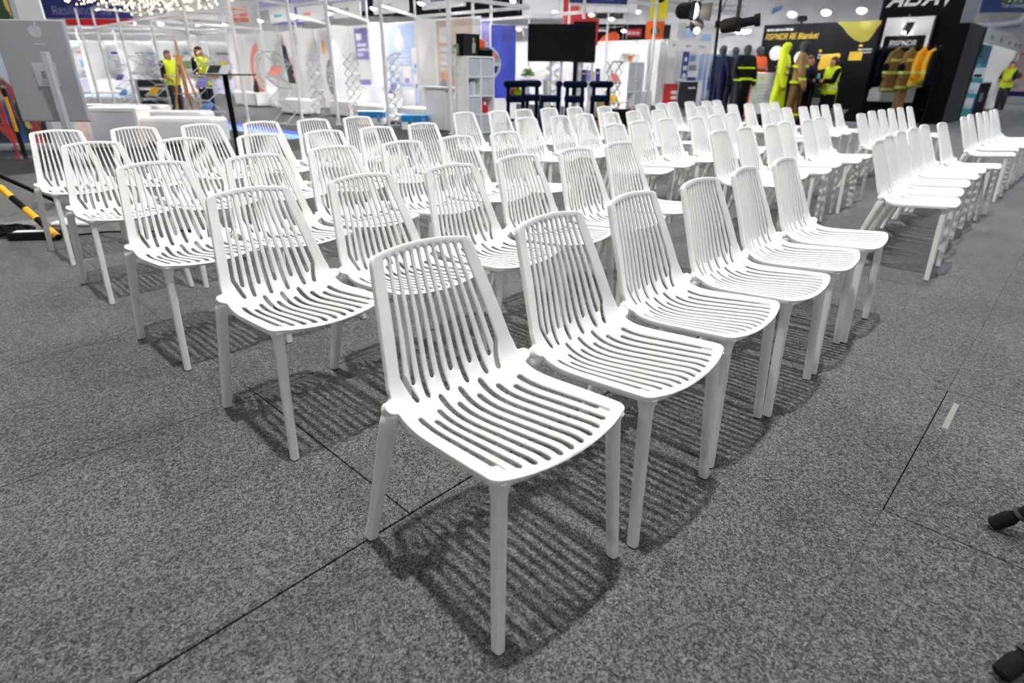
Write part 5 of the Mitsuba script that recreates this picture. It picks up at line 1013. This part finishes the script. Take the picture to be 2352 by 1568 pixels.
# ------------------------------------------------------------------ black booth with the blanket display
bk = thing('black_wall', 'black booth wall with yellow RSPNDR RE Blanket lettering and a yellow blob', 'wall'); EB, NB = 19.4, 8.1
M = ME(EB, NB)
for k in range(3): obj('wall_panel', tf(cbox(k * 1.04, k * 1.04 + 1.035, 0, .06, 0, 2.6, .003), M), 'black_matt', bk)
obj('lettering', tf(words('RSPNDR RE Blanket', .155, .07, 2.21, -.006, bold=True, slant=.18, w=1.5), M), 'gold', bk, label='yellow slanted lettering'); obj('lettering', tf(scribble(.09, .86, 2.43, .075, -.006, 47), M), 'white_gloss', bk, label='small white heading')
blob = [(2.0, 2.6), (2.18, 2.46), (2.36, 2.28), (2.55, 2.15), (2.75, 2.08), (2.9, 2.12), (2.98, 2.25), (3.05, 2.42), (3.115, 2.52), (3.115, 2.6)]
obj('blob', tf(poly(blob, -.005, .004), M), 'olive_gold', bk, label='yellow green rounded shape')
obj('disc', tf(poly(disc_pts(.48, 1.85, .2), -.005, .004), M), 'white_gloss', bk); obj('disc', tf(poly(disc_pts(1.2, 1.72, .18), -.005, .004), M), 'white_gloss', bk)
for i, (x, z, s) in enumerate(((1.28, 1.72, '01'), (1.68, 1.86, '02'), (2.7, 1.98, '03'))): obj('number', tf(scribble(x, x + .09, z, .07, -.006, i + 50), M), 'gold', bk); obj('text_lines', tf(cat([scribble(x, x + .34, z - .09 - .07 * k, .045, -.005, i * 3 + k) for k in range(2)]), M), 'pale_grey', bk)
for i, (x, z) in enumerate(((1.72, .62), (1.62, .22), (2.3, .35))): obj('text_lines', tf(cat([scribble(x, x + .5 - .04 * k, z - .06 * k, .04, -.005, i * 7 + k) for k in range(5)]), M), 'mid_grey', bk)
obj('outline', tf(cat([box(1.9, 2.42, -.006, -.001, .90, .915), box(2.40, 2.415, -.006, -.001, .12, .9), box(2.15, 2.4, -.006, -.001, .12, .135), box(.9, 1.6, -.006, -.001, 1.35, 1.36)]), M), 'olive_gold', bk)
bl1 = [(.02, .0), (.0, .10), (.04, .36), (.09, .40), (.44, .43), (.48, .38), (.46, .30), (.42, .10), (.36, .06)]
obj('blanket_picture', tf(poly([(1.74 + x * 1.15, 1.40 + z * 1.0) for x, z in bl1], -.006, .004), M), 'gold', bk); obj('blanket_picture', tf(rbox(2.5, 2.84, -.012, -.001, 1.64, 1.86, .02), M), 'gold', bk)
obj('floor_trim', tf(cbox(-.02, 3.2, -.35, -.31, .0, .09, .004), M), 'silver_metal', bk); obj('floor_plinth', tf(cbox(0, 3.6, -.30, -.001, .0, .08, .004), M), 'black_matt', bk)
for k, n in enumerate((7.2, 6.3, 5.42)):
    x, y = en(EB + .03, n); arm_lamp(x, y, 2.6, -EV[0] * .5 - NV[0] * .03, -EV[1] * .5, f'white flood lamp on a short arm over the black wall, {["left", "middle", "right"][k]} of three', p=95, size=.12, c=(.93, .97, 1.0), lean=.5)
one('camera_box', tf(join([hullm(((-.1, 0, .08), .05), ((.1, 0, .08), .05)), hullm(((0, 0, .0), .03), ((0, 0, .08), .04)), hullm(((-.09, 0, .14), .03), ((.09, 0, .14), .03))]), ME(EB + .03, 7.06, 2.6 + .03)), 'black_matt', 'small black device on top of the black wall between two lamps', 'device')
# tower
tw = thing('tower', 'black exhibition tower with white ADA lettering and a framed screen', 'tower'); ET, NT = 21.6, 5.65; M = ME(ET, NT)
obj('slab', tf(cbox(0, 2.30, 0, 2.25, 0, 2.6, .006), M), 'black_matt', tw); obj('upper', tf(cbox(.0, 2.03, .04, 1.9, 2.602, 5.2, .006), M), 'black_matt', tw); obj('side_panel', tf(cbox(2.301, 2.33, -.01, 2.25, 0, 2.6, .004), M), 'dark_grey', tw); obj('side_panel', tf(cbox(2.031, 2.05, .04, 1.9, 2.602, 5.2, .004), M), 'mid_grey', tw)
def ital(pts, x0, z0, s): return [(x0 + (x + .28 * z) * s, z0 + z * s) for x, z in pts]
s = .5; zz = 3.075; lets = []
for x0, kind in ((.10, 'A'), (.55, 'D'), (.98, 'A'), (1.42, 'V')):
    if kind == 'A': lets += [[(0, 0), (.20, 0), (.62, .8), (.62, 1), (.5, 1)], [(.52, 1), (.70, 1), (.82, 0), (.64, 0)], [(.25, .22), (.66, .22), (.66, .36), (.32, .36)]]; n_ = 3
    elif kind == 'D': lets += [[(0, 0), (.18, 0), (.18, 1), (0, 1)], [(.22, 0), (.62, 0), (.78, .16), (.22, .16)], [(.62, .16), (.78, .16), (.78, .84), (.62, 1), (.62, .84)], [(.2, .84), (.62, .84), (.62, 1), (.2, 1)]]; n_ = 4
    else: lets += [[(0, .75), (.2, .75), (.38, .16), (.3, -.12)], [(.3, -.12), (.40, .14), (.95, .62), (.95, .8)]]; n_ = 2
    g_ = so.unary_union([sg.Polygon(ital(l, x0, zz, s)).buffer(.002) for l in lets[-n_:]]); [obj('lettering', tf(tf(upright(prism(q_, .004)), mv(0, .038, 0)), M), 'white_gloss', tw) for q_ in getattr(g_, 'geoms', [g_])]
sc = thing('framed_screen', 'white framed black screen reading RSPNDR on the black tower', 'screen'); 
obj('frame', tf(cbox(.24, 1.44, -.10, -.03, 1.98, 2.80, .01), M), 'white_gloss', sc); obj('screen', tf(sheet(.31, 1.34, 1.98, 2.32, -.108, .008), M), 'black_gloss', sc); obj('picture', tf(cat([poly([(.68, 2.34), (.90, 2.34), (.98, 2.66), (.78, 2.66)], -.106, .004)]), M), 'black_matt', sc)
obj('lettering', tf(words('RSPNDR', .13, .46, 2.07, -.112, bold=True, w=.68), M), 'white_gloss', sc); obj('lettering', tf(scribble(.40, 1.1, 2.01, .03, -.112, 4), M), 'white_gloss', sc); obj('edge', tf(cbox(1.441, 1.475, -.10, -.005, 1.98, 2.80, .005), M), 'dark_grey', sc); obj('bracket', tf(cbox(.6, 1.1, -.03, -.001, 2.2, 2.6), M), 'black_matt', sc); 
x, y = (ME(ET, NT) @ np.array([.82, -.35, 0, 1]))[:2]; lp = thing('picture_lamp', 'small white picture lamp in front of the framed screen', 'lamp'); obj('arm', tf(tube([(.82, -.03, 2.83), (.82, -.2, 2.86), (.82, -.34, 2.42)], .008, 6), M), 'steel', lp); kk = obj('head', tf(rbox(.77, .87, -.37, -.31, 2.36, 2.42, .012), M), 'lamp_glow', lp); emitter(kk, (.9, .97, 1), 60)
wc = thing('white_cabinet', 'white cabinet front under the clothes rail', 'cabinet'); Mw2 = ME(21.3, 5.36); obj('body', tf(cbox(0, 1.16, 0, .24, .56, 1.2, .008), Mw2), 'white_gloss', wc); obj('plinth', tf(cbox(.05, 1.1, .02, .24, 0, .555, .006), Mw2), 'black_matt', wc)
for x in (.12, .42, .72): obj('handle', tf(cbox(x, x + .02, -.016, -.001, .95, 1.12, .004), Mw2), 'steel', wc)
# clothes rail with jackets
Mr2 = ME(20.6, 5.70); ra = thing('clothes_rail', 'black clothes rail holding dark, brown and yellow protective jackets', 'rail')
obj('post', tf(cat([bar((0, 0, .03), (0, 0, 1.98), .02, 12), bar((0, -.3, .03), (0, .2, .03), .02, 12)]), Mr2), 'rubber', ra); obj('post', tf(cat([bar((2.05, 0, .03), (2.05, 0, 1.98), .02, 12), bar((2.05, -.3, .03), (2.05, .2, .03), .02, 12)]), Mr2), 'rubber', ra); obj('rod', tf(bar((0, 0, 1.98), (2.05, 0, 1.98), .016, 12), Mr2), 'rubber', ra); obj('rod', tf(bar((0, 0, .4), (2.05, 0, .4), .014, 12), Mr2), 'rubber', ra)
def jacket(x, turn, m, label, bands=True, cuffs=None, L=.82, hood=False, patch=False, pants=False):
    t = thing('jacket', label, 'jacket', 'protective clothes on the black rail'); J = Mr2 @ mv(x, 0, 1.93, turn)
    T0 = [hullm(((-.17, 0, -.08), .045), ((.17, 0, -.08), .045), ((0, 0, -.02), .05)), hullm(((-.17, 0, -.10), .055), ((.17, 0, -.10), .055), ((-.22, 0, -L + .03), .075), ((.22, 0, -L + .03), .075))]
    Sv = [hullm(((s * .18, 0, -.1), .06), ((s * .29, -.03, -.38), .068)) for s in (1, -1)] + [hullm(((s * .29, -.03, -.38), .068), ((s * .31, -.07, -.70), .055)) for s in (1, -1)]
    if hood: T0.append(hullm(((0, 0, .0), .07), ((0, .02, -.05), .08)))
    src = join(T0 + Sv, .04, 2); obj('body', tf(src, J), m, t, smooth=60); obj('hanger', tf(cat([tube([(0, 0, -.02), (0, 0, .045), (.02, 0, .07), (.0, 0, .085), (-.018, 0, .068)], .004, 6), bar((-.16, 0, -.06), (0, 0, -.01), .008, 6), bar((.16, 0, -.06), (0, 0, -.01), .008, 6)]), J), 'steel', t)
    if bands:
        big = join(T0[:2] + [hullm(((s * .29, -.03, -.38), .076), ((s * .31, -.07, -.72), .063)) for s in (1, -1)]); big = tf(big, np.diag([1.03, 1.09, 1, 1])); mm = m3.Manifold(m3.Mesh(big.vertices.astype(np.float32), big.faces.astype(np.uint32)))
        for z0 in (-.30, -.62, -L - .02):
            q = mm.trim_by_plane([0, 0, 1], z0).trim_by_plane([0, 0, -1], -(z0 + .075)).to_mesh()
            if len(q.tri_verts): obj('band', tf(trimesh.Trimesh(np.array(q.vert_properties[:, :3], float), np.array(q.tri_verts), process=False), J), 'hivis', t, smooth=50)
            q = mm.scale([1.01, 1.01, 1]).trim_by_plane([0, 0, 1], z0 + .025).trim_by_plane([0, 0, -1], -(z0 + .05)).to_mesh()
            if len(q.tri_verts): obj('band', tf(trimesh.Trimesh(np.array(q.vert_properties[:, :3], float), np.array(q.tri_verts), process=False), J), 'silver_tape', t, smooth=50)
    if cuffs: 
        for s in (1, -1): obj('elbow_patch', tf(tf(trimesh.creation.icosphere(2, .1), np.diag([.80, .95, 1.3, 1])), J @ mv(s * .302, -.045, -.46)), cuffs, t, smooth=True)
    if patch: obj('badge', tf(poly([(-.03, .04), (.03, .04), (.035, 0), (0, -.045), (-.035, 0)], -.075, .01), J @ mv(.17, 0, -.2)), 'charcoal', t)
    if pants: obj('trousers', tf(join([hullm(((-.1, 0, -.75), .07), ((-.12, 0, -1.5), .07)), hullm(((.1, 0, -.75), .07), ((.12, 0, -1.5), .07)), hullm(((-.1, 0, -.7), .07), ((.1, 0, -.7), .07))], .05, 2), J), m, t, smooth=60)
jacket(.12, 1.1, 'cloth_black', 'black jacket with a white helmet hood at the left end of the rail', bands=False, L=.95)
one('helmet', tf(join([hullm(((0, 0, 0), .10), ((.0, .03, -.03), .10)), hullm(((0, 0, -.08), .09), ((.0, -.08, -.08), .06))], .03, 3), Mr2 @ mv(.16, -.28, 1.86)), 'pale_grey', 'pale grey helmet hanging at the left end of the clothes rail', 'helmet', smooth=60)
jacket(.36, 1.2, 'cloth_black', 'long black coat, second from the left on the rail', bands=False, L=1.0); jacket(.56, 1.15, 'cloth_navy', 'dark navy jacket in the middle left of the rail', bands=False, L=.92); jacket(.74, 1.2, 'cloth_black', 'plain black jacket beside the first brown one on the rail', bands=False, L=.85)
jacket(1.0, .95, 'tan', 'brown firefighter jacket with black elbow patch, nearer the middle of the rail', cuffs='cloth_black', hood=True, L=1.04); jacket(1.34, 1.15, 'tan', 'brown firefighter jacket and trousers right of the middle of the rail', cuffs='cloth_black', hood=True, pants=True, L=.98); jacket(1.62, 1.2, 'safety_yellow', 'yellow jacket with a dark shield badge on the rail', patch=True, hood=True, L=.92); jacket(1.86, 1.2, 'safety_yellow', 'yellow jacket seen edge on at the right end of the rail', L=.8); jacket(1.98, 1.3, 'cloth_black', 'black jacket at the far right end of the rail', bands=False, L=.9)
# people at the table
tb = thing('bar_table', 'round black bar table between the two people talking', 'table'); X = at(1868, 200, 17.5); tx, ty = X[0], X[1]
obj('top', cyl(.30, 1.06, 1.09, 32, tx, ty), 'black_gloss', tb); obj('column', cyl(.04, .02, 1.06, 16, tx, ty), 'black_matt', tb); obj('base', cyl(.25, 0, .02, 32, tx, ty), 'black_matt', tb)
bo = thing('bottle', 'teal and white bottle on the black bar table', 'bottle'); obj('body', tf(lathe([(0, 0), (.04, 0), (.04, .14), (.03, .17), (0, .17)], 18), mv(tx + .06, ty - .05, 1.09)), 'teal', bo); obj('cap', tf(cyl(.025, .17, .21, 16), mv(tx + .06, ty - .05, 1.09)), 'white_gloss', bo)
w1 = thing('person', 'person with long brown hair in a hi-vis vest at the black bar table', 'person'); X = at(1905, 200, 17.35)
figure(w1, mv(X[0], X[1], 0, math.radians(-75)), 1.70, pose=dict(elr=(-.14, -.10, .66), wrr=(-.08, -.22, .665), ell=(.14, -.08, .66), wrl=(.10, -.20, .66), look=(0, -1, -.05)), hair='hair_brown', longhair=True, top='cloth_black', sleeve=1.0, vest='hivis', trousers='cloth_black', tapes=[('torso', .65, .675, 'silver_tape'), ('torso', .55, .575, 'silver_tape')], infl=1.3)
w2 = thing('person', 'person in a dark blue shirt beside the brown coat mannequin', 'person'); X = at(1848, 200, 17.85)
figure(w2, mv(X[0], X[1], 0, math.radians(40)), 1.74, pose=dict(elr=(-.14, -.06, .65), wrr=(-.08, -.16, .62), ell=(.14, -.06, .65), wrl=(.08, -.16, .62)), hair='hair_brown', top='cloth_navy', sleeve=1.0, trousers='cloth_black', infl=1.2)
# ------------------------------------------------------------------ right booth with the teal banner
rb2 = thing('white_booth', 'white booth with a teal banner, right of the black tower', 'booth'); M = MN(24.05, 3.35)
obj('fascia', tf(cbox(.05, 10.2, -.05, 0, 2.24, 2.6, .006), M), 'white_wall', rb2); obj('post', tf(cbox(0, .05, -.06, .0, 0, 2.62, .006), M), 'dark_grey', rb2); obj('post', tf(cbox(10.2, 10.26, -.05, .01, 0, 2.62, .006), M), 'alu_white', rb2)
obj('back_wall', tf(cbox(0, 11, 3.0, 3.06, 0, 2.6, .006), M), 'white_wall', rb2); obj('side_wall', tf(cbox(10.2, 10.26, .05, 3.0, 0, 2.6, .006), M), 'white_wall', rb2)
for k, (x, s) in enumerate(((1.2, 'GFS'), (3.4, 'PRO'), (5.6, '102'), (7.6, 'TECH'), (9.0, 'GFS'))): obj('lettering', tf(scribble(x, x + .6, 2.35, .14, -.055, k + 60), M), 'mid_grey', rb2)
for k, x in enumerate((1.8, 4.5, 7.5)):
    q = M @ np.array([x, -.02, 2.6, 1]); arm_lamp(q[0], q[1], q[2], NV[0] * .7, NV[1] * .7, f'small white spot lamp on the right booth fascia, {["left", "middle", "right"][k]} of three', p=1500, size=.10)
q = M @ np.array([5, 1.5, 2.5, 1]); x, y = q[:2]
tb2 = thing('teal_banner', 'teal banner with dark lettering at its top, beside the black tower', 'banner'); obj('cloth', tf(sheet(.08, 3.25, .02, 2.22, .10, .01), M), 'teal', tb2); obj('ray', tf(poly([(.1, 1.1), (2.9, 2.1), (3.1, 1.95), (.3, 1.0)], .095, .004), M), 'runner_light', tb2); obj('lettering', tf(words('GFS', .22, 1.0, 1.95, .092, bold=True), M), 'charcoal', tb2); obj('edge', tf(cbox(3.25, 3.32, .09, .13, 0, 2.24, .004), M), 'royal', tb2); obj('underline', tf(sheet(.9, 1.9, 1.86, 1.89, .092, .003), M), 'charcoal', tb2)
br = thing('brochure_stand', 'folding brochure stand with white trays before the teal banner', 'rack'); Mb2 = ME(24.75, 3.42)
for k, (z, dy) in enumerate(((1.22, .15), (.78, -.1), (.34, -.35))): obj('tray', tf(cbox(-.0, .30, -.02, .02, 0, .34, .005), Mb2 @ mv(0, dy, z, 0, -.45)), 'white_gloss', br); obj('leaflets', tf(cbox(.05, .25, -.03, -.021, .03, .12, .002), Mb2 @ mv(0, dy, z, 0, -.45)), 'charcoal' if k == 0 else 'pale_grey', br)
for x in (.01, .29): obj('rod', tf(cat([bar((x, -.45, .02), (x, -.05, .35), .012, 8), bar((x, -.35, .34), (x, .2, .78), .012, 8), bar((x, -.1, .78), (x, .3, 1.22), .012, 8)]), Mb2), 'charcoal', br)
kc = thing('counter', 'black counter in front of the person at far right', 'counter'); Mk2 = MN(27.8, 3.55); obj('body', tf(cbox(0, 3.2, 0, .5, 0, 1.06, .008), Mk2), 'charcoal', kc); obj('top', tf(cbox(-.05, 3.25, -.03, .53, 1.06, 1.10, .006), Mk2), 'white_gloss', kc); obj('notice', tf(sheet(1.2, 1.9, .42, .72, -.006, .005), Mk2), 'mid_grey', kc)
pr3 = thing('person', 'person with short grey hair in a hi-vis vest at far right', 'person'); X = fl(2300, 251); figure(pr3, mv(X[0] - .3, X[1] - .2, 0, math.radians(-70)), 1.85, pose=dict(look=(0, -1, -.35), elr=(-.14, -.05, .64), wrr=(-.08, -.17, .61), ell=(.14, -.05, .64), wrl=(.08, -.17, .61)), hair='hair_grey', top='cloth_black', sleeve=.45, vest='hivis', trousers='cloth_black', infl=1.4)
pw2 = thing('product_wall', 'white product wall with blue borders and a black screen at the far right edge', 'wall'); Mp2 = mv(28.5, 33.5, 0, math.radians(-12))
obj('board', tf(cbox(-3.5, 3.5, 0, .1, .35, 2.75, .01), Mp2), 'peach_wall', pw2); obj('border', tf(cat([cbox(-3.5, 3.5, -.02, -.001, .35, .6), cbox(-3.5, -3.3, -.02, -.001, .6, 2.4)]), Mp2), 'navy', pw2); obj('border', tf(cbox(-3.5, 3.5, -.025, -.001, 2.36, 2.42), Mp2), 'red', pw2); obj('screen', tf(cbox(-1.4, 1.8, -.08, -.002, 1.65, 2.25, .01), Mp2), 'black_gloss', pw2); obj('foot', tf(cbox(-3.5, 3.5, 0, .3, 0, .34), Mp2), 'white_wall', pw2)
for k in range(14): obj('product_picture', tf(poly(disc_pts(-2.7 + .8 * (k % 7), .85 + .5 * (k // 7), .15, sx=1.4), -.012, .008), Mp2), ['mid_grey', 'steel', 'navy', 'brown', 'mid_grey'][k % 5], pw2)
ms = thing('hanging_sign', 'blue hanging sign with white and green lettering at the top right corner', 'sign'); Ms = mv(22.6, 30.0, 0, math.radians(-6)); mat('blue_haze', hexc('3c4f7c'), .4)
obj('panel', tf(cbox(-1.62, 4.5, 0, .4, 3.95, 5.8, .02), Ms), 'blue_haze', ms); obj('plate', tf(sheet(-.75, 2.0, 4.3, 4.95, -.012, .01), Ms), 'green', ms); obj('lettering', tf(words('MSA', .55, -.6, 4.33, -.022, bold=True), Ms), 'white_gloss', ms); obj('lettering', tf(words('The Safety Company', .15, -.8, 4.12, -.016, bold=True), Ms), 'white_gloss', ms); obj('wire', tf(cat([cyl(.02, 5.8, CEIL, 6, -1, .2), cyl(.02, 5.8, CEIL, 6, 3, .2)]), Ms), 'steel', ms)
dw = thing('air_duct', 'grey ventilation pipe along the hall wall above the right booth', 'pipe'); obj('pipe', tube([(25, 44, 4.2), (31, 43.5, 4.3), (33, 43.4, 4.5), (33.5, 43.4, 5.6)], .22, 14), 'mid_grey', dw, smooth=50); obj('bracket', cat([cyl(.04, 4.2, CEIL, 8, 27, 43.8), cyl(.04, 4.3, CEIL, 8, 31, 43.5)]), 'mid_grey', dw)
# ------------------------------------------------------------------ small white booth left of the lamp stand, and bright stands far behind
fb = thing('white_booth', 'white booth with a grey lettered fascia left of the lamp stand', 'booth'); M = mv(6.05, 25.8, 0, math.radians(28))
obj('fascia', tf(cbox(0, 2.3, -.03, .03, 2.12, 2.5, .006), M), 'white_wall', fb); obj('post', tf(cbox(-.05, 0, -.04, .04, 0, 2.52, .006), M), 'alu_white', fb); obj('post', tf(cbox(2.3, 2.35, -.04, .04, 0, 2.52, .006), M), 'alu_white', fb); obj('back_wall', tf(cbox(.5, 2.3, 1.0, 1.06, 0, 2.5, .006), M), 'white_wall', fb)
obj('lettering', tf(cat([scribble(.22, .38, 2.27, .08, -.034, 70), scribble(.95, 1.22, 2.25, .08, -.034, 71), scribble(1.65, 2.0, 2.25, .08, -.034, 72)]), M), 'mid_grey', fb)
np_ = thing('roll_banner', 'narrow navy roll banner with white round marks in the small white booth', 'banner'); M2 = M @ mv(1.05, .2, 0); obj('cloth', tf(sheet(0, .34, 1.1, 2.1, 0, .01), M2), 'navy', np_); obj('mark', tf(cat([poly(disc_pts(.17, 1.82, .09), -.008, .006), poly(disc_pts(.17, 1.2, .1), -.008, .006), scribble(.07, .28, 1.42, .18, -.008, 73)]), M2), 'white_gloss', np_); obj('mast', tf(cyl(.02, 0, 1.1, 10, .17, .02), M2), 'steel', np_); obj('foot', tf(cbox(-.05, .39, -.12, .14, 0, .03), M2), 'steel', np_)
dc = thing('dark_counter', 'dark grey counter with white lettering under the navy roll banner', 'counter'); M3 = M @ mv(.72, -.55, 0); obj('body', tf(cbox(0, .62, 0, .4, 0, .98, .006), M3), 'charcoal', dc); obj('top', tf(cbox(-.12, .9, -.02, .42, .98, 1.02, .006), M3), 'white_gloss', dc); obj('lettering', tf(scribble(.12, .5, .72, .08, -.006, 74), M3), 'white_gloss', dc); obj('side', tf(cbox(.63, .88, 0, .4, 0, .975, .006), M3), 'white_wall', dc)
rx = thing('red_crate', 'red crate with white stripes on the floor left of the dark grey counter', 'crate'); M4 = M @ mv(.12, -.3, 0); obj('body', tf(cbox(0, .40, 0, .4, .12, .90, .01), M4), 'red', rx); obj('stripe', tf(cat([cbox(.06, .38, -.01, -.001, .32, .45), cbox(.06, .38, -.01, -.001, .52, .65)]), M4), 'white_gloss', rx); obj('foot', tf(cbox(.02, .38, .02, .38, 0, .118), M4), 'black_matt', rx)
wp = thing('white_poster', 'white poster with blurred pictures right of the navy roll banner', 'poster'); M5 = M @ mv(1.55, .4, 0); obj('sheet', tf(sheet(0, .62, .9, 2.1, 0, .02), M5), 'white_gloss', wp); obj('picture', tf(sheet(.08, .4, 1.75, 1.98, -.006, .005), M5), 'sky_blue', wp); obj('picture', tf(sheet(.08, .5, 1.40, 1.62, -.006, .005), M5), 'mid_grey', wp); obj('picture', tf(sheet(.04, .56, .95, 1.15, -.006, .005), M5), 'navy', wp); obj('mast', tf(cat([cyl(.02, 0, .9, 8, .1, .01), cyl(.02, 0, .9, 8, .5, .01)]), M5), 'steel', wp)
for i, (x, y, w, h, z0, m, lab) in enumerate(((9.2, 33, 1.9, 1.0, 2.6, 'white_gloss', 'bright white sign cube far behind the lamp stand'), (10.4, 36, 5.0, 2.3, .0, 'pale_blue', 'pale blue far booth wall behind the mannequins'), (15, 38, 5.0, 2.6, 0, 'white_gloss', 'white far booth wall behind the black wall'), (7.6, 31, 1.6, 2.4, 0, 'sky_blue', 'blue far booth panel behind the navy mannequin'))):
    t = thing('far_stand', lab, 'booth'); obj('wall_panel', cbox(x - w / 2, x + w / 2, y, y + .3, z0, z0 + h, .01), m, t); obj('picture', cat([sheet(x - w * .35, x - w * .05, z0 + h * .35, z0 + h * .75, y - .02, .015), sheet(x + w * .1, x + w * .35, z0 + h * .2, z0 + h * .5, y - .02, .015)]), 'runner_blue' if i == 1 else 'pale_blue', t)
    if z0 > 0: obj('post', cat([cyl(.04, 0, z0, 10, x - w * .3, y + .15), cyl(.04, 0, z0, 10, x + w * .3, y + .15)]), 'alu_white', t)
    if i < 3: arm_lamp(x, y + .05, z0 + h, 0, -1.0, f'far white flood lamp above the {lab.split(" far ")[0] if False else ["white sign cube", "pale blue far wall", "white far wall"][i]}', p=700, size=.13)
hs = thing('hanging_sign', 'small white hanging banner with a blue lower edge, right of the profile stage lamp', 'sign'); c = at(1788, 10, 30); M = mv(c[0], c[1], 0, .15)
obj('panel', tf(sheet(-.22, .24, c[2] - .12, c[2] + 1.2, 0, .03), M), 'white_gloss', hs); obj('edge', tf(poly([(-.24, c[2] - .42), (.2, c[2] - .18), (.24, c[2] - .02), (-.22, c[2] - .16)], -.004, .03), M), 'sky_blue', hs); obj('wire', tf(cyl(.01, c[2] + 1.2, CEIL, 6, 0, .015), M), 'steel', hs)
td = thing('air_duct', 'long pale ventilation pipe with small lamps under the hall wall, behind the mannequins', 'pipe'); c0_, c1_ = at(1560, 72, 42), at(1722, 74, 42)
obj('pipe', bar(c0_, c1_, .2, 14), 'pale_grey', td); obj('hanger', cat([cyl(.03, c0_[2], CEIL, 8, c0_[0] + 1, 42), cyl(.03, c1_[2], CEIL, 8, c1_[0] - 1, 42)]), 'mid_grey', td)
for k, (px, py) in enumerate(((1668, 70), (1692, 81), (1708, 81))):
    c = at(px, py, 40); arm_lamp(c[0], c[1], c[2], .05, -.3, f'small far white lamp under the pale ventilation pipe, {["left", "middle", "right"][k]} one', p=120, size=.22, drop=CEIL)
# ------------------------------------------------------------------ tripod feet at the right edge
tp = thing('tripod', 'black camera tripod reaching in from the right edge, two of its feet showing', 'tripod'); ap = np.array([1.86, 1.12, .62]); ft = [np.array([*fl(2282, 1212)[:2], .02]), np.array([*fl(2298, 1556)[:2], .02]), np.array([2.6, 1.25, .02])]
for f in ft:
    u = (ap - f) / np.linalg.norm(ap - f); obj('leg', bar(f + u * .05, ap, .0165, 18), 'rubber', tp); k = obj('foot', tf(lathe([(0, 0), (.016, 0), (.021, .006), (.022, .05), (.018, .062), (0, .062)], 20), (lambda A: A)(np.vstack([np.c_[np.array(trimesh.geometry.align_vectors((0, 0, 1), u))[:3, :3], f - u * .012], [[0, 0, 0, 1]]]))), 'rubber', tp)
    obj('collar', bar(f + u * .062, f + u * .072, .0215, 18), 'dark_grey', tp)
obj('hub', tf(cyl(.045, -.03, .08, 20), mv(*ap)), 'rubber', tp); obj('column', tf(cyl(.016, .08, .75, 16), mv(*ap)), 'rubber', tp)

# ------------------------------------------------------------------ hall lamps
for i, (x, y, q, where) in enumerate(LAMPS):
    k = thing('high_bay_lamp', f'round high bay lamp under the black hall ceiling, {where}', 'lamp', 'high bay lamps under the ceiling')
    obj('housing', tf(lathe([(0, .45), (.06, .45), (.1, .3), (.24, .2), (.30, 0), (.285, 0), (.23, .19), (0, .19)], 24), mv(x, y, CEIL - 1.2)), 'rubber', k)
    obj('cord', cyl(.012, CEIL - .76, CEIL, 8, x, y), 'rubber', k)
    kk = obj('lens', tf(cyl(.17, .10, .12, 24), mv(x, y, CEIL - 1.2)), 'lamp_glow', k)
    emitter(kk, (1.0, .975, .93) if x < 4 else (.90, .96, 1.06), LAMP_POWER * q, 10 if i < 2 else 2.5)
